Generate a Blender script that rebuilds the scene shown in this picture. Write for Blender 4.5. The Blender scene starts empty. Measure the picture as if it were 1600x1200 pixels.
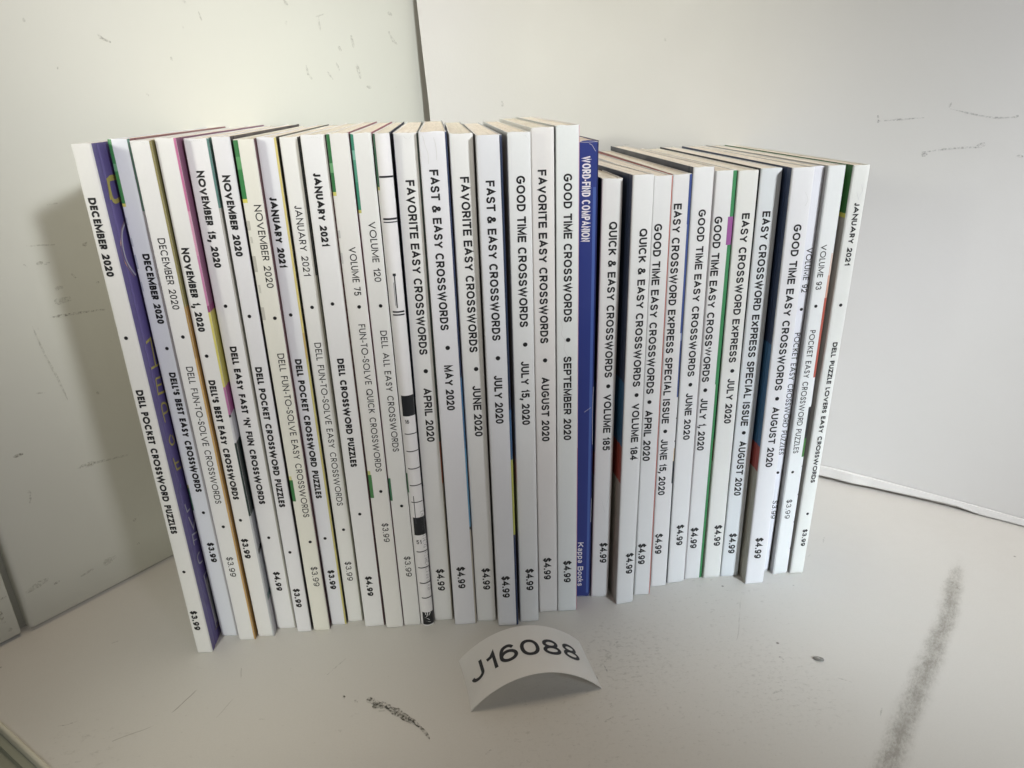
import bpy, bmesh, math, random
from mathutils import Vector, Matrix, noise
random.seed(7)
S = bpy.context.scene
COL = S.collection
R = math.radians

# ------------------------------------------------------------------ camera
F_PX, PITCH, ROLL, EYE = 1119.99, 21.8077, -1.9182, 0.21390
cd = bpy.data.cameras.new('camera')
cam = bpy.data.objects.new('camera', cd); COL.objects.link(cam)
cd.sensor_fit = 'HORIZONTAL'; cd.sensor_width = 36.0
cd.lens = 36.0 * F_PX / 1600.0
cd.clip_start = 0.01; cd.clip_end = 50
_c, _s = math.cos(R(PITCH)), math.sin(R(PITCH))
_fw = Vector((0, _c, -_s)); _up = Vector((0, _s, _c)); _rt = Vector((1, 0, 0))
_cr, _sr = math.cos(R(ROLL)), math.sin(R(ROLL))
_r2 = _rt * _cr + _up * _sr; _u2 = _up * _cr - _rt * _sr
M = Matrix((_r2, _u2, -_fw)).transposed().to_4x4(); M.translation = (0, 0, EYE)
cam.matrix_world = M
S.camera = cam

# ------------------------------------------------------------------ world, lamps, exposure
W = bpy.data.worlds.new('World'); S.world = W; W.use_nodes = True
bg = W.node_tree.nodes['Background']
bg.inputs[0].default_value = (.09, .09, .093, 1); bg.inputs[1].default_value = 1.0
def area(name, loc, target, sx, sy, power, col):
    ld = bpy.data.lights.new(name, 'AREA'); ld.shape = 'RECTANGLE'; ld.size = sx; ld.size_y = sy
    ld.energy = power; ld.color = col
    o = bpy.data.objects.new(name, ld); COL.objects.link(o)
    o.location = loc
    o.rotation_euler = (Vector(target) - Vector(loc)).to_track_quat('-Z', 'Y').to_euler()
    return o
area('window_lamp', (0.6, -0.5, 0.6), (0.25, 0.35, 0.1), 0.12, 0.12, 0.3596, (0.954, 0.975, 1.000)).data.spread = R(28)
area('upper_fill_beam', (0.6, -0.5, 0.6), (-0.13, 0.35, 0.25), 0.12, 0.12, 0.147, (0.941, 0.922, 1.000)).data.spread = R(28)  # added narrow beam from the window's place, brightens the upper left
area('high_fill_beam', (0, -0.6, 0.9), (-0.13, 0.35, 0.25), 0.12, 0.12, 0.1013, (1.000, 0.887, 0.754)).data.spread = R(28)  # added beam with no known source, lifts wall and book tops at left
area('left_low_fill_beam', (-0.25, -0.6, 0.6), (-0.1, 0.26, 0.0), 0.06, 0.06, 0.02321, (0.981, 1.000, 0.901)).data.spread = R(12)  # added tight beam for the feet of the left books, spares the centre
area('left_fill_beam', (-0.6, -0.2, 0.4), (-0.1, 0.4, 0.25), 0.15, 0.15, 0.1736, (0.998, 1.000, 0.851)).data.spread = R(32)  # added fill from the left, no source known there
area('middle_fill_beam', (0.6, -0.5, 0.6), (0, 0.3, 0.25), 0.05, 0.05, 0.07616, (0.927, 1.000, 0.933)).data.spread = R(20)  # added beam from the window's place, brightens the middle book tops
area('overhead_fill', (0, 0.35, 1.3), (0, 0.3, 0.1), 0.45, 0.45, 3.7, (1.000, 0.837, 0.624)).data.spread = R(180)  # added overhead fill, no ceiling fitting known
area('low_right_fill_beam', (0.6, -0.5, 0.6), (0.12, 0.28, 0.0), 0.05, 0.05, 0.03629, (0.744, 0.889, 1.000)).data.spread = R(14)  # added tight beam for low right spines, leaves the low centre dim
S.view_settings.view_transform = 'Standard'; S.view_settings.look = 'None'
S.view_settings.exposure = 0.08; S.view_settings.gamma = 1.0

# ------------------------------------------------------------------ small helpers
def tag(o, label=None, cat=None, group=None, kind=None):
    if label: o['label'] = label
    if cat: o['category'] = cat
    if group: o['group'] = group
    if kind: o['kind'] = kind
    return o
def empty(name, loc, rz=0.0):
    o = bpy.data.objects.new(name, None); COL.objects.link(o)
    o.location = loc; o.rotation_euler = (0, 0, rz); o.empty_display_size = 0.01
    return o
class MB:
    """collects quads and polygons with material slots"""
    def __init__(s): s.v = []; s.f = []; s.m = []; s.mats = []
    def slot(s, mat):
        if mat not in s.mats: s.mats.append(mat)
        return s.mats.index(mat)
    def poly(s, pts, mat):
        k = len(s.v); s.v += [tuple(p) for p in pts]; s.f.append(tuple(range(k, k + len(pts)))); s.m.append(s.slot(mat))
    def grid(s, rows, mat, closed=False):
        """rows: list of equal-length point lists; shared vertices"""
        k = len(s.v); n = len(rows[0]); mi = s.slot(mat) if not callable(mat) else None
        for r in rows: s.v += [tuple(p) for p in r]
        for i in range(len(rows) - 1):
            for j in range(n if closed else n - 1):
                a = k + i * n + j; b = k + i * n + (j + 1) % n
                s.f.append((a, b, b + n, a + n)); s.m.append(mi if mi is not None else s.slot(mat(i, j)))
    def box(s, P, mat):
        """P: 8 corners, bottom ring 0-3 then top ring 4-7"""
        k = len(s.v); s.v += [tuple(p) for p in P]; mi = s.slot(mat)
        for f in ((3, 2, 1, 0), (4, 5, 6, 7), (0, 1, 5, 4), (1, 2, 6, 5), (2, 3, 7, 6), (3, 0, 4, 7)):
            s.f.append(tuple(k + a for a in f)); s.m.append(mi)
    def build(s, name, parent=None, smooth=False):
        me = bpy.data.meshes.new(name); me.from_pydata(s.v, [], s.f)
        for m in s.mats: me.materials.append(m)
        me.polygons.foreach_set('material_index', s.m)
        if smooth: me.polygons.foreach_set('use_smooth', [True] * len(s.f))
        me.update(); o = bpy.data.objects.new(name, me); COL.objects.link(o)
        if parent: o.parent = parent
        return o

# ------------------------------------------------------------------ node helper
class NT:
    def __init__(s, name):
        s.mat = bpy.data.materials.new(name); s.mat.use_nodes = True; s.nt = s.mat.node_tree
        s.b = s.nt.nodes['Principled BSDF']
    def n(s, t, **kw):
        x = s.nt.nodes.new(t)
        for k, v in kw.items(): setattr(x, k, v)
        return x
    def put(s, sock, v):
        if isinstance(v, bpy.types.NodeSocket): s.nt.links.new(v, sock)
        elif v is not None: sock.default_value = v
    def m(s, op, a, b=None, c=None, clamp=False):
        x = s.n('ShaderNodeMath', operation=op, use_clamp=clamp)
        s.put(x.inputs[0], a); s.put(x.inputs[1], b); s.put(x.inputs[2], c)
        return x.outputs[0]
    def vm(s, op, a, b=None):
        x = s.n('ShaderNodeVectorMath', operation=op); s.put(x.inputs[0], a)
        if b is not None: s.put(x.inputs[3 if op == 'SCALE' else 1], b)
        return x.outputs['Value'] if op in ('LENGTH', 'DOT_PRODUCT', 'DISTANCE') else x.outputs[0]
    def obj(s): return s.n('ShaderNodeTexCoord').outputs['Object']
    def noise(s, vec, scale, detail=3, rough=.5, col=False, dist=0):
        x = s.n('ShaderNodeTexNoise'); s.put(x.inputs['Vector'], vec); x.inputs['Scale'].default_value = scale
        x.inputs['Detail'].default_value = detail; x.inputs['Roughness'].default_value = rough; x.inputs['Distortion'].default_value = dist
        return x.outputs['Color' if col else 'Fac']
    def ramp(s, v, lo, hi, a=0., b=1.):
        x = s.n('ShaderNodeMapRange', interpolation_type='SMOOTHSTEP'); s.put(x.inputs[0], v)
        x.inputs[1].default_value = lo; x.inputs[2].default_value = hi; x.inputs[3].default_value = a; x.inputs[4].default_value = b
        return x.outputs[0]
    def mix(s, f, a, b):
        x = s.n('ShaderNodeMix', data_type='RGBA'); s.put(x.inputs[0], f)
        for i, c in ((6, a), (7, b)):
            s.put(x.inputs[i], c if isinstance(c, bpy.types.NodeSocket) else (*c[:3], 1))
        return x.outputs[2]
    def bump(s, h, dist, strength=1.0):
        x = s.n('ShaderNodeBump'); s.put(x.inputs['Height'], h); x.inputs['Distance'].default_value = dist; x.inputs['Strength'].default_value = strength
        s.nt.links.new(x.outputs[0], s.b.inputs['Normal'])
    def seg(s, P, a, b):
        """distance from P to segment a-b in the xy plane of P"""
        ax, ay = a; bx, by = b; L = math.hypot(bx - ax, by - ay) or 1e-6; ux, uy = (bx - ax) / L, (by - ay) / L
        q = s.vm('SUBTRACT', P, (ax, ay, 0))
        t = s.vm('DOT_PRODUCT', q, (ux, uy, 0)); t = s.m('MINIMUM', s.m('MAXIMUM', t, 0.0), L)
        x = s.n('ShaderNodeVectorMath', operation='SCALE'); x.inputs[0].default_value = (ux, uy, 0); s.put(x.inputs[3], t)
        return s.vm('LENGTH', s.vm('SUBTRACT', q, x.outputs[0]))

PM = {}
def paint(col, rough=.38, wear=.05, name='cover_print'):
    """glossy printed paper in one ink colour"""
    key = (tuple(round(c, 3) for c in col), rough, wear)
    if key in PM: return PM[key]
    t = NT(name); P = t.obj()
    n1 = t.noise(P, 60, 4); n2 = t.noise(P, 900, 2)
    f = t.m('ADD', t.m('MULTIPLY', t.m('SUBTRACT', n1, .5), wear * 1.6), t.m('MULTIPLY', t.m('SUBTRACT', n2, .5), wear))
    k = t.m('ADD', f, 1.0)
    x = t.n('ShaderNodeVectorMath', operation='SCALE'); x.inputs[0].default_value = col; t.put(x.inputs[3], k)
    t.put(t.b.inputs['Base Color'], x.outputs[0])
    t.put(t.b.inputs['Roughness'], t.ramp(n1, .3, .7, rough - .06, rough + .1))
    t.b.inputs['Specular IOR Level'].default_value = .4
    t.bump(t.noise(P, 250, 3), .00006, .6)
    PM[key] = t.mat
    return t.mat
def white(col): return paint(col, .36, .03, 'white_card_stock')
INK = NT('black_ink'); INK.b.inputs['Base Color'].default_value = (.012, .012, .014, 1); INK.b.inputs['Roughness'].default_value = .45; INK = INK.mat
WINK = NT('white_ink'); WINK.b.inputs['Base Color'].default_value = (.85, .85, .87, 1); WINK.b.inputs['Roughness'].default_value = .5; WINK = WINK.mat

def page_mat(col):
    t = NT('newsprint_pages'); P = t.obj()
    st = t.vm('MULTIPLY', P, (1.0, 0.035, 0.06))
    a = t.noise(st, 5200, 2, .6); b = t.noise(st, 1300, 3, .6); g = t.noise(P, 70, 3); g2 = t.noise(P, 2500, 2)
    f = t.m('ADD', t.m('MULTIPLY', a, .35), t.m('MULTIPLY', b, .65))
    f = t.ramp(f, .32, .66)
    c = t.mix(f, tuple(x * .88 for x in col), tuple(min(1, x * 1.04) for x in col))
    c = t.mix(t.ramp(g, .35, .7, 0, .25), c, tuple(x * .8 for x in (col[0], col[1] * .97, col[2] * .9)))
    c = t.mix(t.ramp(g2, .3, .7, 0, .18), c, (.35, .32, .27))
    t.put(t.b.inputs['Base Color'], c); t.b.inputs['Roughness'].default_value = .9; t.b.inputs['Specular IOR Level'].default_value = .15
    t.bump(f, .00012, .45)
    return t.mat
PAGES = [page_mat((.83, .775, .69)), page_mat((.80, .76, .675)), page_mat((.85, .80, .725))]

# ------------------------------------------------------------------ stroke alphabet (drawn for this scene)
def cat(pts, closed=False, k=5):
    out = []; n = len(pts)
    for i in range(n if closed else n - 1):
        g = (lambda j: pts[j % n]) if closed else (lambda j: pts[max(0, min(n - 1, j))])
        p0, p1, p2, p3 = g(i - 1), g(i), g(i + 1), g(i + 2)
        for q in range(k):
            t = q / k
            out.append(tuple(.5 * (2 * p1[a] + (p2[a] - p0[a]) * t + (2 * p0[a] - 5 * p1[a] + 4 * p2[a] - p3[a]) * t * t + (3 * p1[a] - p0[a] - 3 * p2[a] + p3[a]) * t ** 3) for a in (0, 1)))
    if not closed: out.append(tuple(pts[-1]))
    return out
def ell(cx, cy, rx, ry, a0, a1, n=14, e=2.0):
    out = []
    for i in range(n + 1):
        a = R(a0 + (a1 - a0) * i / n); c, s_ = math.cos(a), math.sin(a)
        out.append((cx + rx * math.copysign(abs(c) ** (2 / e), c), cy + ry * math.copysign(abs(s_) ** (2 / e), s_)))
    return out
def bowl(x0, x1, y0, y1):      # right-hand bowl from (x0,y1) round to (x0,y0)
    r = min((y1 - y0) / 2 * 1.05, x1 - x0) ; xm = x1 - r
    return [(x0, y1)] + ell(xm, (y0 + y1) / 2, r, (y1 - y0) / 2, 90, -90, 10) + [(x0, y0)]
O = ell(.5, .5, .5, .5, 0, 360, 28, 2.15)[:-1]
Sc = cat([(.94, .76), (.80, .94), (.5, 1), (.18, .94), (.05, .75), (.17, .59), (.5, .51), (.83, .42), (.97, .25), (.83, .06), (.5, 0), (.16, .06), (.01, .26)])
G = {
 'A': (.93, .95, [[(0, 0), (.5, 1), (1, 0)], [(.16, .32), (.84, .32)]]),
 'B': (.78, .60, [[(0, 0), (0, 1)], bowl(0, .9, .53, 1), bowl(0, 1, 0, .53)]),
 'C': (.90, .86, [ell(.52, .5, .52, .5, 42, 318, 22, 2.1)]),
 'D': (.82, .80, [[(0, 0), (0, 1)], [(0, 1)] + ell(.38, .5, .62, .5, 90, -90, 14, 2.2) + [(0, 0)]]),
 'E': (.74, .52, [[(1, 1), (0, 1), (0, 0), (1, 0)], [(0, .52), (.92, .52)]]),
 'F': (.70, .50, [[(1, 1), (0, 1), (0, 0)], [(0, .50), (.9, .50)]]),
 'G': (.93, 1.0, [ell(.5, .5, .5, .5, 42, 345, 22, 2.1) + [(.98, .46), (.55, .46)]]),
 'H': (.80, .72, [[(0, 0), (0, 1)], [(1, 0), (1, 1)], [(0, .52), (1, .52)]]),
 'I': (.14, .14, [[(.5, 0), (.5, 1)]]),
 'J': (.60, .40, [[(1, 1), (1, .28)] + ell(.5, .28, .5, .28, 0, -180, 10)[1:]]),
 'K': (.84, .68, [[(0, 0), (0, 1)], [(.95, 1), (0, .36)], [(.30, .56), (1, 0)]]),
 'L': (.66, .45, [[(0, 1), (0, 0), (1, 0)]]),
 'M': (.94, 1.0, [[(0, 0), (0, 1), (.5, .1), (1, 1), (1, 0)]]),
 'N': (.80, .80, [[(0, 0), (0, 1), (1, 0), (1, 1)]]),
 'O': (.97, 1.05, [('o', O)]),
 'P': (.76, .56, [[(0, 0), (0, 1)], bowl(0, 1, .44, 1)]),
 'Q': (.97, 1.05, [('o', O), [(.6, .24), (1, -.06)]]),
 'R': (.82, .60, [[(0, 0), (0, 1)], bowl(0, .95, .47, 1), [(.45, .47), (1, 0)]]),
 'S': (.80, .56, [Sc]),
 'T': (.80, .56, [[(0, 1), (1, 1)], [(.5, 0), (.5, 1)]]),
 'U': (.80, .68, [[(0, 1), (0, .34)] + ell(.5, .34, .5, .34, 180, 360, 12)[1:] + [(1, 1)]]),
 'V': (.88, .90, [[(0, 1), (.5, 0), (1, 1)]]),
 'W': (1.25, 1.35, [[(0, 1), (.26, 0), (.5, .98), (.74, 0), (1, 1)]]),
 'X': (.88, .75, [[(0, 0), (1, 1)], [(0, 1), (1, 0)]]),
 'Y': (.90, .76, [[(0, 1), (.5, .45), (1, 1)], [(.5, .45), (.5, 0)]]),
 'Z': (.80, .66, [[(0, 1), (1, 1), (0, 0), (1, 0)]]),
 '0': (.68, .62, [('o', ell(.5, .5, .5, .5, 0, 360, 24, 2.2)[:-1])]),
 '1': (.42, .42, [[(0, .74), (.62, .80), (1, 1), (1, 0)]]),
 '2': (.68, .60, [cat([(.02, .68), (.14, .92), (.5, 1), (.88, .91), (.97, .70), (.84, .47), (.42, .22), (0, 0)]) + [(1, 0)]]),
 '3': (.68, .60, [cat([(.06, .78), (.22, .96), (.5, 1), (.82, .92), (.90, .74), (.76, .56), (.42, .53)]), cat([(.42, .53), (.82, .48), (.98, .27), (.83, .06), (.48, 0), (.15, .06), (0, .26)])]),
 '4': (.72, .64, [[(.74, 0), (.74, 1), (0, .27), (1, .27)]]),
 '5': (.68, .60, [[(.92, 1), (.18, 1), (.06, .46)], cat([(.06, .46), (.26, .61), (.54, .64), (.88, .53), (.99, .31), (.85, .07), (.48, 0), (.14, .06), (0, .24)])]),
 '6': (.68, .62, [('o', ell(.5, .32, .5, .32, 0, 360, 20)[:-1]), cat([(.90, .83), (.74, .97), (.52, 1), (.22, .90), (.05, .62), (.0, .32)])]),
 '7': (.66, .58, [[(0, 1), (1, 1), (.36, 0)]]),
 '8': (.68, .62, [('o', ell(.5, .755, .42, .245, 0, 360, 18)[:-1]), ('o', ell(.5, .255, .5, .255, 0, 360, 20)[:-1])]),
 '9': (.68, .62, [('o', ell(.5, .68, .5, .32, 0, 360, 20)[:-1]), [(1 - a, 1 - b) for a, b in cat([(.90, .83), (.74, .97), (.52, 1), (.22, .90), (.05, .62), (.0, .32)])]]),
 '$': (.68, .56, [Sc, [(.5, -.14), (.5, 1.14)]]),
 '&': (.90, .80, [cat([(1, 0), (.62, .36), (.22, .80), (.28, .96), (.45, 1), (.64, .93), (.62, .74), (.2, .5), (.02, .26), (.12, .05), (.4, 0), (.74, .14), (.94, .46)])]),
 '-': (.32, .34, [[(0, .36), (1, .36)]]),
 "'": (.14, .12, [[(.5, 1), (.5, .74)]]),
 '.': (.15, .13, [[(.5, -.0), (.5, .055)]]),
 ',': (.15, .13, [[(.6, .07), (.5, -.04), (.2, -.16)]]),
 ' ': (.36, .42, []),
 'a': (.56, .56, [cat([(.05, .55), (.25, .70), (.6, .72), (.9, .58)]) + [(.92, 0)], cat([(.9, .40), (.4, .38), (.03, .2), (.3, 0), (.7, .04), (.9, .2)])]),
 'p': (.58, .58, [[(0, .72), (0, -.28)], [(.5 + .5 * a, .36 + .36 * b) for a, b in ell(0, 0, 1, 1, 170, -170, 18)]]),
 'o': (.60, .60, [('o', ell(.5, .36, .5, .36, 0, 360, 20)[:-1])]),
 'k': (.54, .54, [[(0, 0), (0, 1)], [(.9, .70), (.05, .28)], [(.35, .44), (1, 0)]]),
 's': (.52, .52, [[(a, b * .72) for a, b in Sc]]),
}
STYLE = {'h': (.205, 0, .115, .00306), 'b': (.262, 1, .090, .00250), 'l': (.140, 1, .145, .00244), 'c': (.225, 0, .12, .0031), 'n': (.15, 0, .12, .003)}
def ribbon(mb, pts, w, place, mat, closed=False, z=0.0):
    q = [pts[0]]
    for p in pts[1:]:
        if math.hypot(p[0] - q[-1][0], p[1] - q[-1][1]) > 1e-6: q.append(p)
    n = len(q); L = []; Rr = []
    for i in range(n):
        a = q[(i - 1) % n] if (closed or i) else None; b = q[(i + 1) % n] if (closed or i < n - 1) else None
        d1 = Vector((q[i][0] - a[0], q[i][1] - a[1])).normalized() if a else None
        d2 = Vector((b[0] - q[i][0], b[1] - q[i][1])).normalized() if b else None
        if d1 is None: d1 = d2
        if d2 is None: d2 = d1
        m = d1 + d2
        if m.length < 1e-3: m = Vector((-d1.y, d1.x))
        m.normalize(); nn = Vector((-m.y, m.x)); k = 1 / max(.38, nn.dot(Vector((-d1.y, d1.x))))
        L.append(place(q[i][0] + nn.x * w / 2 * k, q[i][1] + nn.y * w / 2 * k, z)); Rr.append(place(q[i][0] - nn.x * w / 2 * k, q[i][1] - nn.y * w / 2 * k, z))
    if closed: L.append(L[0]); Rr.append(Rr[0])
    mb.grid([L, Rr], mat)
def text(mb, s, style, length, place, mat, cap=None, wt=None):
    """place(x along the line, y up from the baseline, z lift) -> point; the line is fitted to length"""
    w, ws, gap, c = STYLE[style]; cap = cap or c; w = wt or w
    nat = sum(max(G[ch][ws], w) for ch in s) + gap * (len(s) - 1)
    k = length / (nat * cap); x = 0.0; zz = 0
    for ch in s:
        gw = max(G[ch][ws], w) * k
        for st in G[ch][2]:
            cl = isinstance(st, tuple); pts = st[1] if cl else st
            wx = max(gw - w, 0.0)
            P = [((x + w / 2 + px * wx) * cap, (w / 2 + py * (1 - w)) * cap) for px, py in pts]
            if ch == '.': P = [((x + gw / 2) * cap, -w * .03 * cap), ((x + gw / 2) * cap, w * 1.02 * cap)]
            elif ch == ',': P = [((x + gw / 2) * cap, w * 1.0 * cap), ((x + gw / 2) * cap, 0), ((x + gw / 2 - w * .45) * cap, -w * 1.1 * cap)]
            elif ch in "I'": P = [((x + gw / 2 + (px - .5) * w * .8) * cap, (w / 2 + py * (1 - w)) * cap) for px, py in pts]
            elif len(P) > 1 and ch in 'EFTHLDBPRZ17-': pass
            ww = w * cap * (1.1 if ch in '.,' else 1)
            # butt ends: strokes that end on the cap line or baseline reach the full height
            if not cl and len(P) >= 2 and ch not in '.,':
                for e0, e1 in ((0, 1), (-1, -2)):
                    dy = P[e0][1] - P[e1][1]; dx = P[e0][0] - P[e1][0]; l = math.hypot(dx, dy) or 1
                    if abs(dx) < .02 * l or abs(dy) < .02 * l:
                        P[e0] = (P[e0][0] + dx / l * ww / 2 * .98, P[e0][1] + dy / l * ww / 2 * .98)
            ribbon(mb, P, ww, place, mat, cl, (zz % 4) * 8e-6); zz += 1
        x += gw + gap * k
    return k

# ------------------------------------------------------------------ table, walls, backdrop sheet
WALLCOL = (.66, .67, .615)
def wall_mat(name, col, sc=1.0, grime=.35, vert=True):
    t = NT(name); P = t.obj()
    n = t.noise(P, 9, 4); n2 = t.noise(P, 45, 5, .6); n3 = t.noise(P, 700, 3, .6)
    c = t.mix(t.ramp(n, .3, .75, 0, .22), col, tuple(x * y for x, y in zip(col, (.93, .94, .88))))
    st = t.vm('MULTIPLY', P, (1, 1, .22)) if vert else P
    d = t.noise(st, 120, 5, .65, dist=.6)
    g = t.m('MULTIPLY', t.ramp(d, .66, .80), t.ramp(t.noise(P, 7, 2), .45, .62))
    c = t.mix(t.m('MULTIPLY', g, grime), c, (.22, .21, .16))
    sp = t.m('MULTIPLY', t.ramp(t.noise(P, 260, 2, .5), .74, .80), t.ramp(t.noise(P, 22, 2), .5, .62))
    c = t.mix(t.m('MULTIPLY', sp, grime * 1.3), c, (.12, .11, .08))
    t.put(t.b.inputs['Base Color'], c); t.put(t.b.inputs['Roughness'], t.ramp(n2, .3, .7, .42, .6)); t.b.inputs['Specular IOR Level'].default_value = .35
    t.bump(t.m('ADD', t.m('MULTIPLY', n3, .4), n2), .00022, .5)
    return t.mat
M_WALL = wall_mat('painted_metal_wall', WALLCOL, grime=.10)
M_SHEET = wall_mat('white_plastic_sheet', (.69, .685, .675), grime=.02)

def table_mat():
    t = NT('worn_laminate'); P = t.obj()
    wob = t.vm('SCALE', t.vm('SUBTRACT', t.noise(P, 55, 4, col=True), (.5, .5, .5)), .012)
    Q = t.vm('ADD', P, wob)
    base = (.58, .565, .535)
    n = t.noise(P, 6, 3); n2 = t.noise(P, 160, 4, .6); n3 = t.noise(P, 1500, 2)
    c = t.mix(t.ramp(n, .3, .7, 0, .16), base, tuple(x * y for x, y in zip(base, (.93, .90, .84))))
    c = t.mix(t.ramp(n3, .3, .75, 0, .10), c, tuple(x * .72 for x in base))
    dirt = (.10, .090, .068)
    # long dark rub streak at the right
    Qs = t.vm('ADD', P, t.vm('SCALE', wob, .35))
    pts = [(.2190, .2960), (.1850, .2490), (.1600, .2190), (.1419, .1984), (.115, .165), (.06, .095)]
    d = None
    for a, b in zip(pts, pts[1:]):
        s_ = t.seg(Qs, a, b); d = s_ if d is None else t.m('MINIMUM', d, s_)
    xr = t.n('ShaderNodeSeparateXYZ'); t.put(xr.inputs[0], P)
    width = t.ramp(xr.outputs[1], .15, .30, .0078, .0056)
    core = t.m('SUBTRACT', 1.0, t.m('DIVIDE', d, width), clamp=True)
    along = t.ramp(xr.outputs[1], .30, .262, 0, 1)
    rot = t.n('ShaderNodeVectorRotate'); t.put(rot.inputs['Vector'], P); rot.inputs['Axis'].default_value = (0, 0, 1); rot.inputs['Angle'].default_value = R(38); PR = t.vm('MULTIPLY', rot.outputs[0], (1, .45, 1))
    sp = t.noise(PR, 1300, 6, .8); sp2 = t.noise(PR, 330, 5, .7)
    ca = t.m('MULTIPLY', core, along)
    thr = t.m('ADD', t.m('MULTIPLY', t.m('ADD', sp, sp2), .5), t.m('MULTIPLY', ca, .20))
    m1 = t.m('MULTIPLY', t.ramp(thr, .49, .80), t.ramp(ca, .0, .75))
    c = t.mix(t.m('MULTIPLY', t.ramp(ca, .1, .9), .26), c, (.28, .265, .23))
    c = t.mix(t.m('MULTIPLY', m1, .64), c, (.15, .135, .11))
    # faint rubbed grime left of the label card and right of it
    def patch(c, x, y, r0, thr0, thr1, amt, sc=260, st=(1, 1, 1)):
        dd = t.vm('LENGTH', t.vm('MULTIPLY', t.vm('SUBTRACT', Q, (x, y, 0)), st))
        near = t.ramp(dd, r0, r0 * .25)
        f = t.noise(t.vm('MULTIPLY', P, (1, 1.6, 1)), sc, 5, .72)
        return t.mix(t.m('MULTIPLY', t.m('MULTIPLY', t.ramp(f, thr0, thr1), near), amt), c, dirt)
    c = patch(c, .043, .232, .032, .50, .72, .42, 380)
    c = patch(c, .075, .215, .055, .54, .76, .30, 420)
    c = patch(c, .100, .214, .034, .52, .74, .32, 360)
    c = patch(c, .020, .195, .048, .54, .74, .30, 420)
    c = patch(c, .085, .260, .055, .56, .72, .30, 300)
    c = patch(c, -.160, .190, .026, .54, .72, .28, 190)
    c = patch(c, -.1, .20, .10, .62, .74, .25, 200)
    c = patch(c, .05, .17, .10, .60, .74, .35, 260)
    # tiny specks everywhere
    v = t.n('ShaderNodeTexVoronoi'); t.put(v.inputs['Vector'], P); v.inputs['Scale'].default_value = 75
    keep = t.m('GREATER_THAN', t.noise(v.outputs['Position'], 900, 0), .60)
    spk = t.m('MULTIPLY', t.ramp(v.outputs['Distance'], .07, .03), keep)
    c = t.mix(t.m('MULTIPLY', spk, .75), c, (.06, .05, .04))
    # hairline cracks
    for a, b, w, k in [((-.1233, .2311), (-.136, .205), .0003, .6), ((-.136, .205), (-.150, .196), .0003, .4), ((.1017, .2662), (.0902, .2377), .0003, .25), ((-.115, .231), (-.111, .219), .0003, .3), ((-.111, .219), (-.116, .206), .0003, .25)]:
        s_ = t.seg(t.vm('ADD', P, t.vm('SCALE', wob, .25)), a, b)
        c = t.mix(t.m('MULTIPLY', t.ramp(s_, w, w * .3), k), c, (.12, .10, .08))
    t.put(t.b.inputs['Base Color'], c)
    t.put(t.b.inputs['Roughness'], t.ramp(n2, .3, .7, .38, .56)); t.b.inputs['Specular IOR Level'].default_value = .4
    t.bump(t.m('ADD', n2, t.m('MULTIPLY', n3, .5)), .00012, .6)
    return t.mat
M_TABLE = table_mat()

# table top: one slab whose left front edge runs obliquely, with a thin raised rim
EA, EB = Vector((-.1970, .2055, 0)), Vector((-.1682, .1860, 0))
ed = (EB - EA).normalized(); en = Vector((ed.y, -ed.x, 0))      # en points off the table
A0 = EA - ed * .25; B0 = EA + ed * 1.2
mb = MB()
outline = [A0, B0, Vector((B0.x + 1.2, B0.y, 0)), Vector((1.6, 1.3, 0)), Vector((-.25, 1.3, 0)), Vector((A0.x - .3, A0.y + .55, 0))]
mb.poly(outline, M_TABLE)
low = [p - Vector((0, 0, .022)) for p in outline]
for i in range(len(outline)):
    j = (i + 1) % len(outline); mb.poly([outline[j], outline[i], low[i], low[j]], M_TABLE)
mb.poly(list(reversed(low)), M_TABLE)
table = tag(mb.build('table_top'), kind='structure')
M_RIM = wall_mat('rim_paint', (.60, .58, .49), grime=.5); M_LOW = wall_mat('lower_panel_paint', (.30, .31, .25), grime=.8, vert=False)
mb = MB()
prof = [(-.0009, .0), (-.0008, .0006), (-.0002, .0009), (.0006, .0007), (.0009, 0), (.0009, -.003)]
n = 60; rows = []
for i in range(n + 1):
    p = A0.lerp(B0, i / n); w = noise.noise(p * 60) * .00018
    rows.append([p + en * (a + w) + Vector((0, 0, b + w * .5)) for a, b in prof])
mb.grid(rows, M_RIM); tag(mb.build('table_rim', table, True))
mb = MB()
st = [(.001, -.003), (.0035, -.0036), (.0038, -.0065), (.0075, -.0070), (.0078, -.0110), (.2, -.0125)]
rows = [[A0.lerp(B0, i / n) + en * a + Vector((0, 0, b)) for a, b in st] for i in range(n + 1)]
mb.grid(rows, M_LOW); tag(mb.build('lower_ledge'), kind='structure')

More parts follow.
